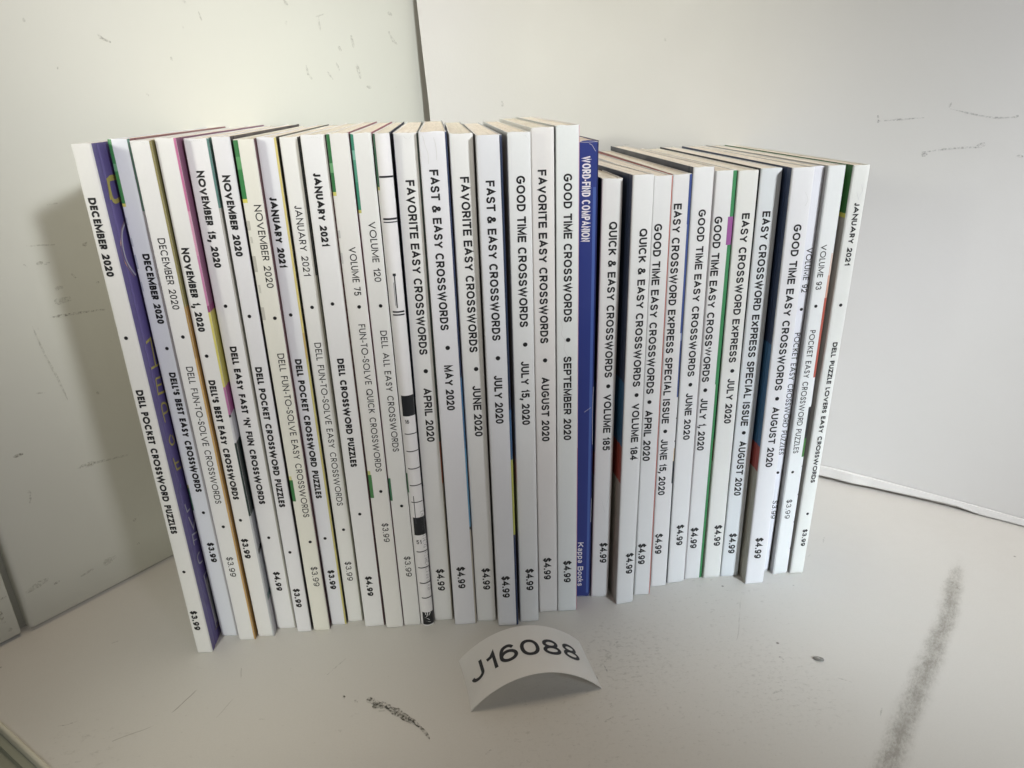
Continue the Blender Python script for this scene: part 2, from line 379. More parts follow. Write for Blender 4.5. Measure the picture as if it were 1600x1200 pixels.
# painted wall at the left: a wide panel and a near panel with a groove between them
WA, WB = Vector((-.2176, .2564, 0)), Vector((-.1768, .3102, 0))
wd = (WB - WA).normalized(); wn = Vector((wd.y, -wd.x, 0))     # wn faces the room
HW = .62
def vpanel(s0, s1, off=0.0, r0=0.0, r1=0.0, mat=M_WALL, base=0.0012, depth=.012):
    mb = MB(); prof = []
    def arc(sc, sgn, r):
        return [(sc + sgn * r * math.cos(a), -r + r * math.sin(a)) for a in [R(q) for q in (0, 22, 45, 68, 90)]]
    pl = [(s0, -depth)] + (arc(s0 + r0, -1, r0) if r0 else [(s0, 0)])
    pr = (list(reversed(arc(s1 - r1, 1, r1))) if r1 else [(s1, 0)]) + [(s1, -depth)]
    mid = [(s0 + (s1 - s0) * k / 24, 0) for k in range(1, 24) if s0 + r0 < s0 + (s1 - s0) * k / 24 < s1 - r1]
    prof = pl + mid + pr
    zs = [base, base + .0015] + [HW * k / 30 for k in range(1, 31)]
    rows = []
    for zi, z in enumerate(zs):
        row = []
        for s_, o_ in prof:
            p = WA + wd * s_
            wob = (noise.noise(Vector((s_ * 9, z * 9, 3))) * .0009) if 0 < z else 0
            inn = -.0012 if zi == 0 and o_ > -.001 else 0
            row.append(p + wn * (off + o_ + wob + inn) + Vector((0, 0, z)))
        rows.append(row)
    mb.grid(rows, mat); return mb
wall = tag(vpanel(.0015, .62, r0=.0022).build('left_wall', None, True), 'greenish white painted wall with small scuffs behind the left half of the books', 'wall')
w2 = tag(vpanel(-.30, -.0022, off=-.0006, r1=.0005).build('wall_panel', wall, True), 'narrow near panel with dark scratches')
mb = MB(); a = WA + wd * -.004 - wn * .007; b = WA + wd * .004 - wn * .007
mb.poly([a + Vector((0, 0, .0)), b + Vector((0, 0, .0)), b + Vector((0, 0, HW)), a + Vector((0, 0, HW))], wall_mat('groove_filler', (.36, .36, .31)))
mb.build('groove', wall)

# white flexible sheet standing as backdrop, bent to clear the corner
plan = [(-.1010, .4400), (-.0447, .4735), (-.005, .4750), (.040, .4600), (.100, .4240), (.1400, .3975), (.1804, .3715), (.2465, .3262), (.3100, .2760), (.38, .222), (.47, .152), (.56, .08)]
plan = plan[1:]
cp = cat(plan, False, 8)
mb = MB(); zs = [.0012, .0030] + [.0085 + (.60 - .0085) * (k / 26) ** 1.0 for k in range(27)]
def sheet_pt(i, z):
    x, y = cp[i]; nx = cp[min(i + 1, len(cp) - 1)]; px = cp[max(i - 1, 0)]
    d = Vector((nx[0] - px[0], nx[1] - px[1], 0)).normalized(); nn = Vector((d.y, -d.x, 0))
    bow = .0015 * math.sin(z * 9 + x * 6) + noise.noise(Vector((x * 6, z * 5, 1))) * .0022
    e = max(0.0, 1 - i / 12.0)
    lift = -e * e * .0034 * min(1.6, (max(0, z - .205) / .06)) ** .8
    return Vector((x, y, z)) + nn * bow + d * lift, nn
rows = []
for z in zs: rows.append([sheet_pt(i, z)[0] for i in range(len(cp))])
back = [[sheet_pt(i, z)[0] - sheet_pt(i, z)[1] * .0012 for i in range(len(cp))] for z in zs]
mb.grid(rows, M_SHEET); mb.grid(back, M_SHEET)
for i in range(len(zs) - 1):
    mb.poly([rows[i][0], rows[i + 1][0], back[i + 1][0], back[i][0]], M_SHEET)
for i in range(len(cp) - 1): mb.poly([rows[0][i], rows[0][i + 1], back[0][i + 1], back[0][i]], M_SHEET)
sheet = tag(mb.build('backdrop_sheet', None, True), 'large plain white sheet standing behind the right half of the books', 'backdrop')
# its folded bottom lip
mb = MB(); top = []; fr = []; bt = []; tb = []
for i in range(len(cp)):
    p, nn = sheet_pt(i, 0.004); p = Vector((p.x, p.y, 0)); x = cp[i][0]
    hgt = .0078 if x < .19 else (.0078 + (.0040 - .0078) * min(1, (x - .19) / .07))
    prou = .0012 + .0010 * max(0, math.sin((x - .15) * 40)) + noise.noise(Vector((x * 70, 0, 5))) * .00035
    lo = .0021 if x < .2465 else .0005
    if abs(x - .197) < .004: prou += .0007
    tb.append(p + nn * .0003 + Vector((0, 0, hgt + .0002))); top.append(p + nn * (prou * .75) + Vector((0, 0, hgt))); fr.append(p + nn * (prou + .0006) + Vector((0, 0, lo + .0008))); bt.append(p + nn * prou + Vector((0, 0, lo)))
mb.grid([tb, top, fr, bt, [q - Vector((0, 0, 0)) for q in [sheet_pt(i, .002)[0] for i in range(len(cp))]]], M_SHEET)
tag(mb.build('bottom_lip', sheet, False))

# ------------------------------------------------------------------ scuffs (dirt lying on the surfaces)
def scuff_mat(col, thr=.45, amt=1.0):
    t = NT('rubbed_dirt'); P = t.obj()
    f = t.noise(P, 900, 4, .7); t.b.inputs['Base Color'].default_value = (*col, 1); t.b.inputs['Roughness'].default_value = .8
    t.put(t.b.inputs['Alpha'], t.ramp(f, thr, thr + .34, 0, amt)); return t.mat
SC1 = scuff_mat((.16, .15, .10), .40, .62); SC2 = scuff_mat((.38, .38, .31), .36, .34); SC4 = scuff_mat((.09, .085, .06), .38, .95); SC3 = scuff_mat((.36, .36, .36), .36, .5)
def stroke(mb, place, pts, w, mat):
    q = cat(pts, False, 4); k = len(q)
    L = []; Rr = []
    for i, (x, y) in enumerate(q):
        a = q[max(0, i - 1)]; b = q[min(k - 1, i + 1)]; d = Vector((b[0] - a[0], b[1] - a[1])).normalized()
        ww = w * (.25 + .75 * math.sin(math.pi * (i + .4) / k)) * (.7 + .6 * random.random()) / 2
        L.append(place(x - d.y * ww, y + d.x * ww)); Rr.append(place(x + d.y * ww, y - d.x * ww))
    mb.grid([L, Rr], mat)
def on_wall(s_, z): 
    wob = noise.noise(Vector((s_ * 9, z * 9, 3))) * .0009
    return WA + wd * s_ + wn * (.0004 + wob) + Vector((0, 0, z))
def on_table(x, y): return Vector((x, y, .0002))
mb = MB()
stroke(mb, on_wall, [(0.1279, 0.2579), (0.1299, 0.257)], 0.0012, SC1)
stroke(mb, on_wall, [(0.1351, 0.2541), (0.1356, 0.252), (0.136, 0.2505)], 0.0009, SC2)
stroke(mb, on_wall, [(0.0615, 0.2474), (0.0616, 0.2459)], 0.001, SC2)
stroke(mb, on_wall, [(0.0879, 0.243), (0.0893, 0.2414), (0.0926, 0.2401)], 0.0012, SC1)
stroke(mb, on_wall, [(0.1828, 0.2621), (0.1851, 0.26)], 0.0014, SC1)
stroke(mb, on_wall, [(0.2038, 0.2565), (0.2039, 0.2493)], 0.0012, SC2)
stroke(mb, on_wall, [(0.202, 0.2558), (0.2078, 0.2573)], 0.0008, SC2)
stroke(mb, on_wall, [(0.1919, 0.2326), (0.1928, 0.2283), (0.1949, 0.2258)], 0.0015, SC2)
stroke(mb, on_wall, [(0.2265, 0.2336), (0.2287, 0.2261)], 0.0026, SC2)
stroke(mb, on_wall, [(0.2249, 0.248), (0.2258, 0.2417)], 0.0018, SC2)
stroke(mb, on_wall, [(0.2149, 0.2423), (0.2168, 0.2399)], 0.0018, SC2)
stroke(mb, on_wall, [(0.2123, 0.2341), (0.214, 0.2303)], 0.0012, SC2)
stroke(mb, on_wall, [(0.2054, 0.2296), (0.2088, 0.2258)], 0.0009, SC2)
stroke(mb, on_wall, [(0.2324, 0.2221), (0.2358, 0.2214)], 0.002, SC2)
stroke(mb, on_wall, [(0.2534, 0.2514), (0.2555, 0.2475), (0.2597, 0.2443)], 0.0018, SC2)
stroke(mb, on_wall, [(0.2541, 0.2607), (0.2576, 0.2596)], 0.0018, SC2)
stroke(mb, on_wall, [(0.1822, 0.2527), (0.1831, 0.2513)], 0.0015, SC2)
stroke(mb, on_wall, [(0.1179, 0.2353), (0.1181, 0.2335)], 0.001, SC2)
stroke(mb, on_wall, [(0.1031, 0.2201), (0.1043, 0.2193)], 0.001, SC1)
stroke(mb, on_wall, [(0.0692, 0.2302), (0.0697, 0.23)], 0.001, SC1)
stroke(mb, on_wall, [(0.0431, 0.1571), (0.0455, 0.1572)], 0.0012, SC1)
stroke(mb, on_wall, [(0.0458, 0.1563), (0.0481, 0.1567)], 0.001, SC1)
stroke(mb, on_wall, [(0.0385, 0.1578), (0.0395, 0.1563)], 0.0008, SC1)
stroke(mb, on_wall, [(0.0417, 0.1345), (0.0457, 0.1343), (0.0533, 0.1338), (0.0652, 0.1326)], 0.0012, SC1)
stroke(mb, on_wall, [(0.0473, 0.1458), (0.0505, 0.1457)], 0.0025, SC2)
stroke(mb, on_wall, [(0.0457, 0.1404), (0.0523, 0.1405)], 0.0032, SC2)
stroke(mb, on_wall, [(0.0549, 0.1508), (0.0564, 0.1485)], 0.001, SC2)
stroke(mb, on_wall, [(0.0631, 0.1623), (0.0636, 0.1609)], 0.0022, SC1)
stroke(mb, on_wall, [(0.0353, 0.1326), (0.0369, 0.1196), (0.0389, 0.1094), (0.0405, 0.0979)], 0.0009, SC2)
stroke(mb, on_wall, [(0.0295, 0.1051), (0.033, 0.1041)], 0.001, SC2)
stroke(mb, on_wall, [(0.0146, 0.0815), (0.0185, 0.0816)], 0.0012, SC1)
stroke(mb, on_wall, [(0.0367, 0.0663), (0.0449, 0.0656), (0.0591, 0.0633)], 0.0014, SC2)
stroke(mb, on_wall, [(0.0378, 0.0665), (0.0444, 0.0658)], 0.0022, SC2)
stroke(mb, on_wall, [(0.0155, 0.064), (0.017, 0.0642), (0.0152, 0.0591)], 0.0009, SC1)
stroke(mb, on_wall, [(0.0535, 0.03), (0.0551, 0.0303)], 0.0016, SC1)
stroke(mb, on_wall, [(0.0524, 0.0171), (0.0538, 0.0175)], 0.001, SC1)
stroke(mb, on_wall, [(0.0358, 0.0159), (0.0382, 0.0159), (0.042, 0.0165)], 0.0032, SC2)
stroke(mb, on_wall, [(0.0145, 0.0176), (0.017, 0.0178)], 0.0009, SC1)
stroke(mb, on_wall, [(0.0038, 0.0197), (0.0079, 0.0208), (0.0133, 0.0215)], 0.003, SC2)
stroke(mb, on_wall, [(0.0255, 0.015), (0.0314, 0.0157)], 0.0012, SC2)
stroke(mb, on_wall, [(0.0412, 0.1647), (0.0517, 0.1634)], 0.0006, SC2)
stroke(mb, on_wall, [(0.0639, 0.1444), (0.0651, 0.145)], 0.0014, SC1)
stroke(mb, on_wall, [(0.0526, 0.1793), (0.057, 0.1795)], 0.0007, SC2)
stroke(mb, on_wall, [(0.0526, 0.0976), (0.0534, 0.0963)], 0.001, SC2)
stroke(mb, on_wall, [(-0.0056, 0.0221), (-0.0032, 0.0226)], 0.001, SC1)
stroke(mb, on_wall, [(-0.0069, 0.017), (-0.0074, 0.0105)], 0.0012, SC1)
stroke(mb, on_wall, [(-0.0077, 0.0131), (-0.0065, 0.0109)], 0.0009, SC1)
stroke(mb, on_wall, [(-0.0068, 0.0063), (-0.0051, 0.0068)], 0.0016, SC2)
tag(mb.build('scuff_mark', wall), kind='stuff')
mb = MB()
stroke(mb, on_table, [(-0.0599, 0.2125), (-0.0571, 0.2105), (-0.0535, 0.2094)], 0.0028, SC4)
stroke(mb, on_table, [(-0.0572, 0.208), (-0.0539, 0.2091), (-0.0503, 0.2077)], 0.003, SC4)
stroke(mb, on_table, [(-0.0523, 0.2084), (-0.0481, 0.2058), (-0.0438, 0.2026), (-0.0411, 0.2002)], 0.0032, SC4)
stroke(mb, on_table, [(-0.059, 0.2131), (-0.0513, 0.2078), (-0.0422, 0.2014)], 0.0012, SC1)
stroke(mb, on_table, [(-0.0454, 0.2039), (-0.0402, 0.2001), (-0.0365, 0.1965), (-0.0338, 0.1925)], 0.0013, SC4)
stroke(mb, on_table, [(-0.0424, 0.2026), (-0.0383, 0.1983)], 0.0018, SC4)
stroke(mb, on_table, [(-0.0645, 0.2121), (-0.0637, 0.2105)], 0.0012, SC1)
stroke(mb, on_table, [(-0.0694, 0.2145), (-0.0689, 0.2129)], 0.001, SC4)
stroke(mb, on_table, [(-0.0786, 0.2252), (-0.0727, 0.2342)], 0.0005, SC2)
stroke(mb, on_table, [(-0.0549, 0.2061), (-0.0511, 0.2065)], 0.0008, SC2)
stroke(mb, on_table, [(-0.1768, 0.2481), (-0.1745, 0.2495)], 0.0006, SC2)
stroke(mb, on_table, [(-0.1748, 0.2042), (-0.1714, 0.2047), (-0.1682, 0.2063)], 0.0006, SC1)
stroke(mb, on_table, [(-0.2174, 0.2364), (-0.2161, 0.2356)], 0.0009, SC1)
stroke(mb, on_table, [(0.1301, 0.196), (0.1326, 0.1997)], 0.0005, SC2)
stroke(mb, on_table, [(0.1044, 0.2274), (0.1059, 0.2256)], 0.0009, SC1)
stroke(mb, on_table, [(0.1231, 0.2149), (0.1275, 0.2124)], 0.0005, SC2)
stroke(mb, on_table, [(0.1957, 0.2714), (0.199, 0.268), (0.2, 0.2647)], 0.0006, SC2)
stroke(mb, on_table, [(0.0946, 0.2081), (0.0995, 0.2101)], 0.001, SC2)
stroke(mb, on_table, [(0.0343, 0.2215), (0.0333, 0.2257)], 0.0005, SC1)
stroke(mb, on_table, [(0.0276, 0.2225), (0.0303, 0.2183)], 0.0007, SC1)
stroke(mb, on_table, [(0.0337, 0.2347), (0.0371, 0.232), (0.0338, 0.2275)], 0.0012, SC2)
stroke(mb, on_table, [(0.0385, 0.2364), (0.0411, 0.2393)], 0.0009, SC2)
stroke(mb, on_table, [(-0.0138, 0.1852), (-0.0111, 0.1877)], 0.0006, SC2)
stroke(mb, on_table, [(0.0299, 0.1978), (0.0337, 0.2)], 0.0006, SC2)
stroke(mb, on_table, [(-0.0138, 0.2841), (-0.0129, 0.2855)], 0.0003, SC2)
stroke(mb, on_table, [(0.1544, 0.3046), (0.1569, 0.309)], 0.0008, SC2)
stroke(mb, on_table, [(0.1422, 0.2933), (0.1441, 0.2948)], 0.0005, SC2)
tag(mb.build('scuff_mark', table), kind='stuff')
def on_sheet(x, z):
    for a, b in zip(cp, cp[1:]):
        if a[0] <= x <= b[0]:
            t = (x - a[0]) / (b[0] - a[0]); i = cp.index(a)
            p0, n0 = sheet_pt(i, z); p1, n1 = sheet_pt(i + 1, z)
            return p0.lerp(p1, t) + n0 * .0002
    return sheet_pt(len(cp) - 1, z)[0]

mb = MB()
stroke(mb, on_sheet, [(0.1824, 0.2002), (0.1828, 0.1984), (0.1828, 0.1966)], 0.0009, SC3)
stroke(mb, on_sheet, [(0.1832, 0.1975), (0.1891, 0.198), (0.1993, 0.1988)], 0.0007, SC3)
stroke(mb, on_sheet, [(0.207, 0.2031), (0.2075, 0.2053)], 0.0007, SC3)
stroke(mb, on_sheet, [(0.2075, 0.2025), (0.2171, 0.1996), (0.2233, 0.1984), (0.2298, 0.1988)], 0.0007, SC3)
stroke(mb, on_sheet, [(0.2285, 0.1983), (0.2297, 0.1994)], 0.001, SC3)
stroke(mb, on_sheet, [(0.2181, 0.1854), (0.2211, 0.1874)], 0.002, SC3)
stroke(mb, on_sheet, [(0.2003, 0.1817), (0.2024, 0.1826)], 0.0018, SC3)
stroke(mb, on_sheet, [(-0.0001, 0.2118), (0.0002, 0.2084)], 0.0012, SC3)
stroke(mb, on_sheet, [(0.2318, 0.1823), (0.2339, 0.1818)], 0.001, SC3)
stroke(mb, on_sheet, [(0.2001, 0.1832), (0.2108, 0.1851), (0.2191, 0.1857)], 0.0009, SC3)
stroke(mb, on_sheet, [(0.0704, 0.1852), (0.0738, 0.1863)], 0.0007, SC3)
stroke(mb, on_sheet, [(0.0897, 0.2409), (0.09, 0.2396)], 0.0008, SC3)
tag(mb.build('scuff_mark', sheet), kind='stuff')

# small flat chip lying at the right
chip = MB(); ring = []
cx, cy = .1195, .2250
for r_, z in ((1.0, .0003), (.85, .0009), (.5, .0012), (.25, .0009)):
    ring.append([Vector((cx + .0021 * r_ * math.cos(R(a)) * (1 + .1 * math.sin(3 * R(a))), cy + .0011 * r_ * math.sin(R(a)) - .0006 * r_ * math.cos(R(a)), z)) for a in range(0, 360, 24)])
chip.grid(ring, paint((.22, .21, .19), .3), True); chip.poly(ring[-1], paint((.5, .5, .48), .3))
tag(chip.build('paint_chip', None, True), 'tiny oval grey chip lying alone on the table at the right', 'chip')

# ------------------------------------------------------------------ the books
DEPTH = .133
def make_book(i, quad, h, ln, bk, style, segs, spec):
    xl, yl, xr, yr = [q / 1000 for q in quad]; h /= 1000
    BL = Vector((xl, yl, 0)); BR = Vector((xr, yr, 0))
    if i == 21: BL = BR + (BL - BR) * .90
    if i == 31: BL = BR + (BL - BR) * .76
    yaw = R(spec.get('yaw', 5.0)); dr = Vector((-math.sin(yaw), math.cos(yaw), 0))
    root = empty('puzzle_book', (BL + BR) / 2, yaw)
    inv = Matrix.Rotation(-yaw, 3, 'Z'); org = (BL + BR) / 2
    e = (BR - BL); e1 = e.normalized(); up = Vector((0, 0, 1)) + e1 * ln + Vector((-e1.y, e1.x, 0)) * bk; up.normalize()
    out = Vector((e1.y, -e1.x, 0)); ux = Vector((math.cos(yaw), math.sin(yaw), 0)); wid = e.length
    D = spec.get('D', DEPTH); taper = spec.get('taper', .10); bulge = spec.get('bulge', .00016); seed = i * 3.7
    def P(u, v, d, o=0.0):      # u across 0..1, v up (m), d depth (m), o outwards from the spine
        uu = .5 + (u - .5) * (1 - taper * d / D)
        p = BL + e * uu + dr * d + up * v + out * o
        return inv @ (p - org)
    def sp(u, v, o=0.0):        # point on the spine face
        c = 0.0; rc = .00055; q = min(u, 1 - u) * wid
        if q < rc: c = rc - math.sqrt(max(0, rc * rc - (rc - q) ** 2))
        b = bulge * (1 - (2 * u - 1) ** 2)
        w = noise.noise(Vector((u * 1.5 + seed, v * 22, seed))) * .00022 + noise.noise(Vector((u * 3 + seed, v * 90, seed))) * .00006
        endf = max(0, 1 - min(v, h - v) / .0022); b -= .00010 * endf * endf + (.00045 * (1 - v / .0012) ** 2 if v < .0012 else 0)
        return P(u, v, 0, b - c + w * (1 - endf) + .0002 + o)
    wh = white(spec.get('white', (.80, .80, .80)))
    # spine: front face, rounded corners, a little thickness
    us = [0, .0001 / wid, .0003 / wid, .00055 / wid, .25, .5, .75, 1 - .00055 / wid, 1 - .0003 / wid, 1 - .0001 / wid, 1]
    if bulge > .001: us = [0, .01, .03, .06, .12, .2, .3, .4, .5, .6, .7, .8, .88, .94, .97, .99, 1]
    nv = 46; vs = [0, .0004, .001, .002] + [h * k / nv for k in range(1, nv)] + [h - .002, h - .001, h - .0004, h]
    mb = MB(); ragged = {}
    def tp(u, v):
        if v >= h - .0005: return v + noise.noise(Vector((u * 9 + seed, 5.5, seed))) * .00028 - spec.get('dent', 0) * (max(0, abs(u - .5) - .25) * 4) ** 2
        return v
    rows = [[sp(u, tp(u, v)) for u in us] for v in vs]
    mb.grid(rows, wh)
    bw = [[P(u, tp(u, v) if v > .1 else v, .00055) for u in us] for v in (0, h)]
    mb.grid([rows[-1], bw[1]], wh); mb.grid([bw[0], rows[0]], wh)
    mb.grid([[r[0] for r in rows], [P(0, v, .00055) for v in vs]], wh); mb.grid([[P(1, v, .00055) for v in vs], [r[-1] for r in rows]], wh)
    spine = mb.build('spine', root, True)
    # printed bands that wrap round onto the spine
    for (u0, u1, v0, v1, col) in spec.get('bands', []):
        mb = MB(); v0 /= 1000; v1 /= 1000
        ub = [u0] + [u for u in us if u0 + 1e-4 < u < u1 - 1e-4] + [u1]; vb = [v0] + [v for v in vs if v0 + 1e-5 < v < v1 - 1e-5] + [v1]
        ms = [[sp(u, min(tp(u, v), tp(u, h)), .00005) for u in ub] for v in vb]
        mb.grid(ms, paint(col)); mb.build('printed_band', spine, True)
    # lettering
    if segs:
        ink = WINK if style == 'c' else INK; cap0 = spec.get('cap', STYLE[style][3])
        for s_ in segs:
            mb = MB(); u = s_[1]
            if i == 21: u = 1 - (1 - u) / .90
            if i == 31: u = 1 - (1 - u) / .76
            if s_[0] == '•':
                r_ = (.00085 if style == 'h' else .00066); v = s_[2] / 1000; n_ = 16
                mb.poly([sp(u + r_ * math.cos(2 * math.pi * q / n_) / wid, v + r_ * math.sin(2 * math.pi * q / n_), .00009) for q in range(n_)], ink)
                mb.build('printed_dot', spine)
            else:
                va, vb = s_[2] / 1000, s_[3] / 1000
                cap = cap0 * (.80 if s_[0] == 'Kappa Books' else 1)
                text(mb, s_[0], style, va - vb, lambda x, y, z: sp(u + (y - cap / 2) / wid, va - x, .00009 + z), ink, cap, spec.get('wt'))
                mb.build('price_lettering' if s_[0][0] == '$' else 'date_lettering' if s_[0][-1].isdigit() else 'title_lettering', spine)
    for pts in spec.get('crease', []):
        mb = MB(); q = cat([(a * wid * 1000, b) for a, b in pts], False, 4)  # crease drawn as flat lines, grey for its shade and pale for its glint
        ribbon(mb, q, .13, lambda x, y, z: sp(x / 1000 / wid, min(y / 1000, h - .0001), .00006), paint((.66, .665, .67), .3))
        ribbon(mb, [(a + .12, b) for a, b in q], .10, lambda x, y, z: sp(x / 1000 / wid, min(y / 1000, h - .0001), .00006), paint((.9, .9, .9), .25))
        tag(mb.build('crease', spine), kind='stuff')
    if spec.get('extra'): spec['extra'](spine, sp, h)
    # covers: right-hand (front) and left-hand (back)
    th = .00034
    for side, nm, zones in ((1, 'front_cover', spec.get('right')), (0, 'back_cover', spec.get('left'))):
        zones = zones or [(0, 400, (.74, .74, .73))]
        mb = MB(); sg = 1 if side else -1; tu = th / wid
        dp = [.00055, .0035, .0042, .0048, .0058, .03, .07, D]
        vv = sorted(set([0, h] + [min(h, max(0, z[0] / 1000)) for z in zones] + [min(h, max(0, z[1] / 1000)) for z in zones] + [h * q / 10 for q in range(1, 10)]))
        def off(d, v):
            g = -.00020 if .0037 < d < .0050 else 0
            return g / wid * sg + noise.noise(Vector((d * 30 + seed, v * 14, seed + side))) * .00016 * min(1, d / .02) / wid
        def zmat(v):
            for z in zones:
                if z[0] / 1000 <= v < z[1] / 1000: return paint(z[2])
            return wh
        outer = [[P(side + off(d, v), v, d) for d in dp] for v in vv]
        inner = [[P(side + off(d, v) - sg * tu, v, d) for d in dp] for v in vv]
        mb.grid(outer, lambda a, b: zmat((vv[a] + vv[a + 1]) / 2)); mb.grid(inner, wh)
        mb.grid([inner[-1], outer[-1]], paint(spec['lip']) if side and 'lip' in spec else paint(spec['lipl']) if not side and 'lipl' in spec else zmat(h - .001)); mb.grid([outer[0], inner[0]], wh)
        mb.grid([[r[-1] for r in outer], [r[-1] for r in inner]], wh)
        cv = mb.build(nm, root)
        for fn in ([spec['art']] if side and 'art' in spec else []): fn(cv, lambda d, v: P(1 + off(d, v) , v, d) + Vector((.00006, 0, 0)))
    # page block: bundles of leaves that stand slightly uneven
    mb = MB(); pm = PAGES[i % 3]; nb = max(6, int(wid / .0008)); u0 = th / wid * 1.15; u1 = 1 - u0
    rnd = random.Random(i); cuts = sorted([u0, u1] + [u0 + (u1 - u0) * (q + rnd.uniform(-.3, .3)) / nb for q in range(1, nb)])
    for a, b in zip(cuts, cuts[1:]):
        tz = h - .0003 - rnd.random() * .00012; dd = D - .0006 - rnd.random() * .0004; g = .000006 / wid
        ds = [.0006, .03, .065, .1, dd]
        rr = []
        for d in ds:
            z1 = tz + noise.noise(Vector((d * 25, seed, (a + b)))) * .00012
            rr.append([P(a + g, .0003, d), P(a + g, z1, d), P(b - g, z1, d), P(b - g, .0003, d)])
        mb.grid(rr, pm, True); mb.poly(rr[0], pm); mb.poly(list(reversed(rr[-1])), pm)
    mb.build('page_block', root)
    return root

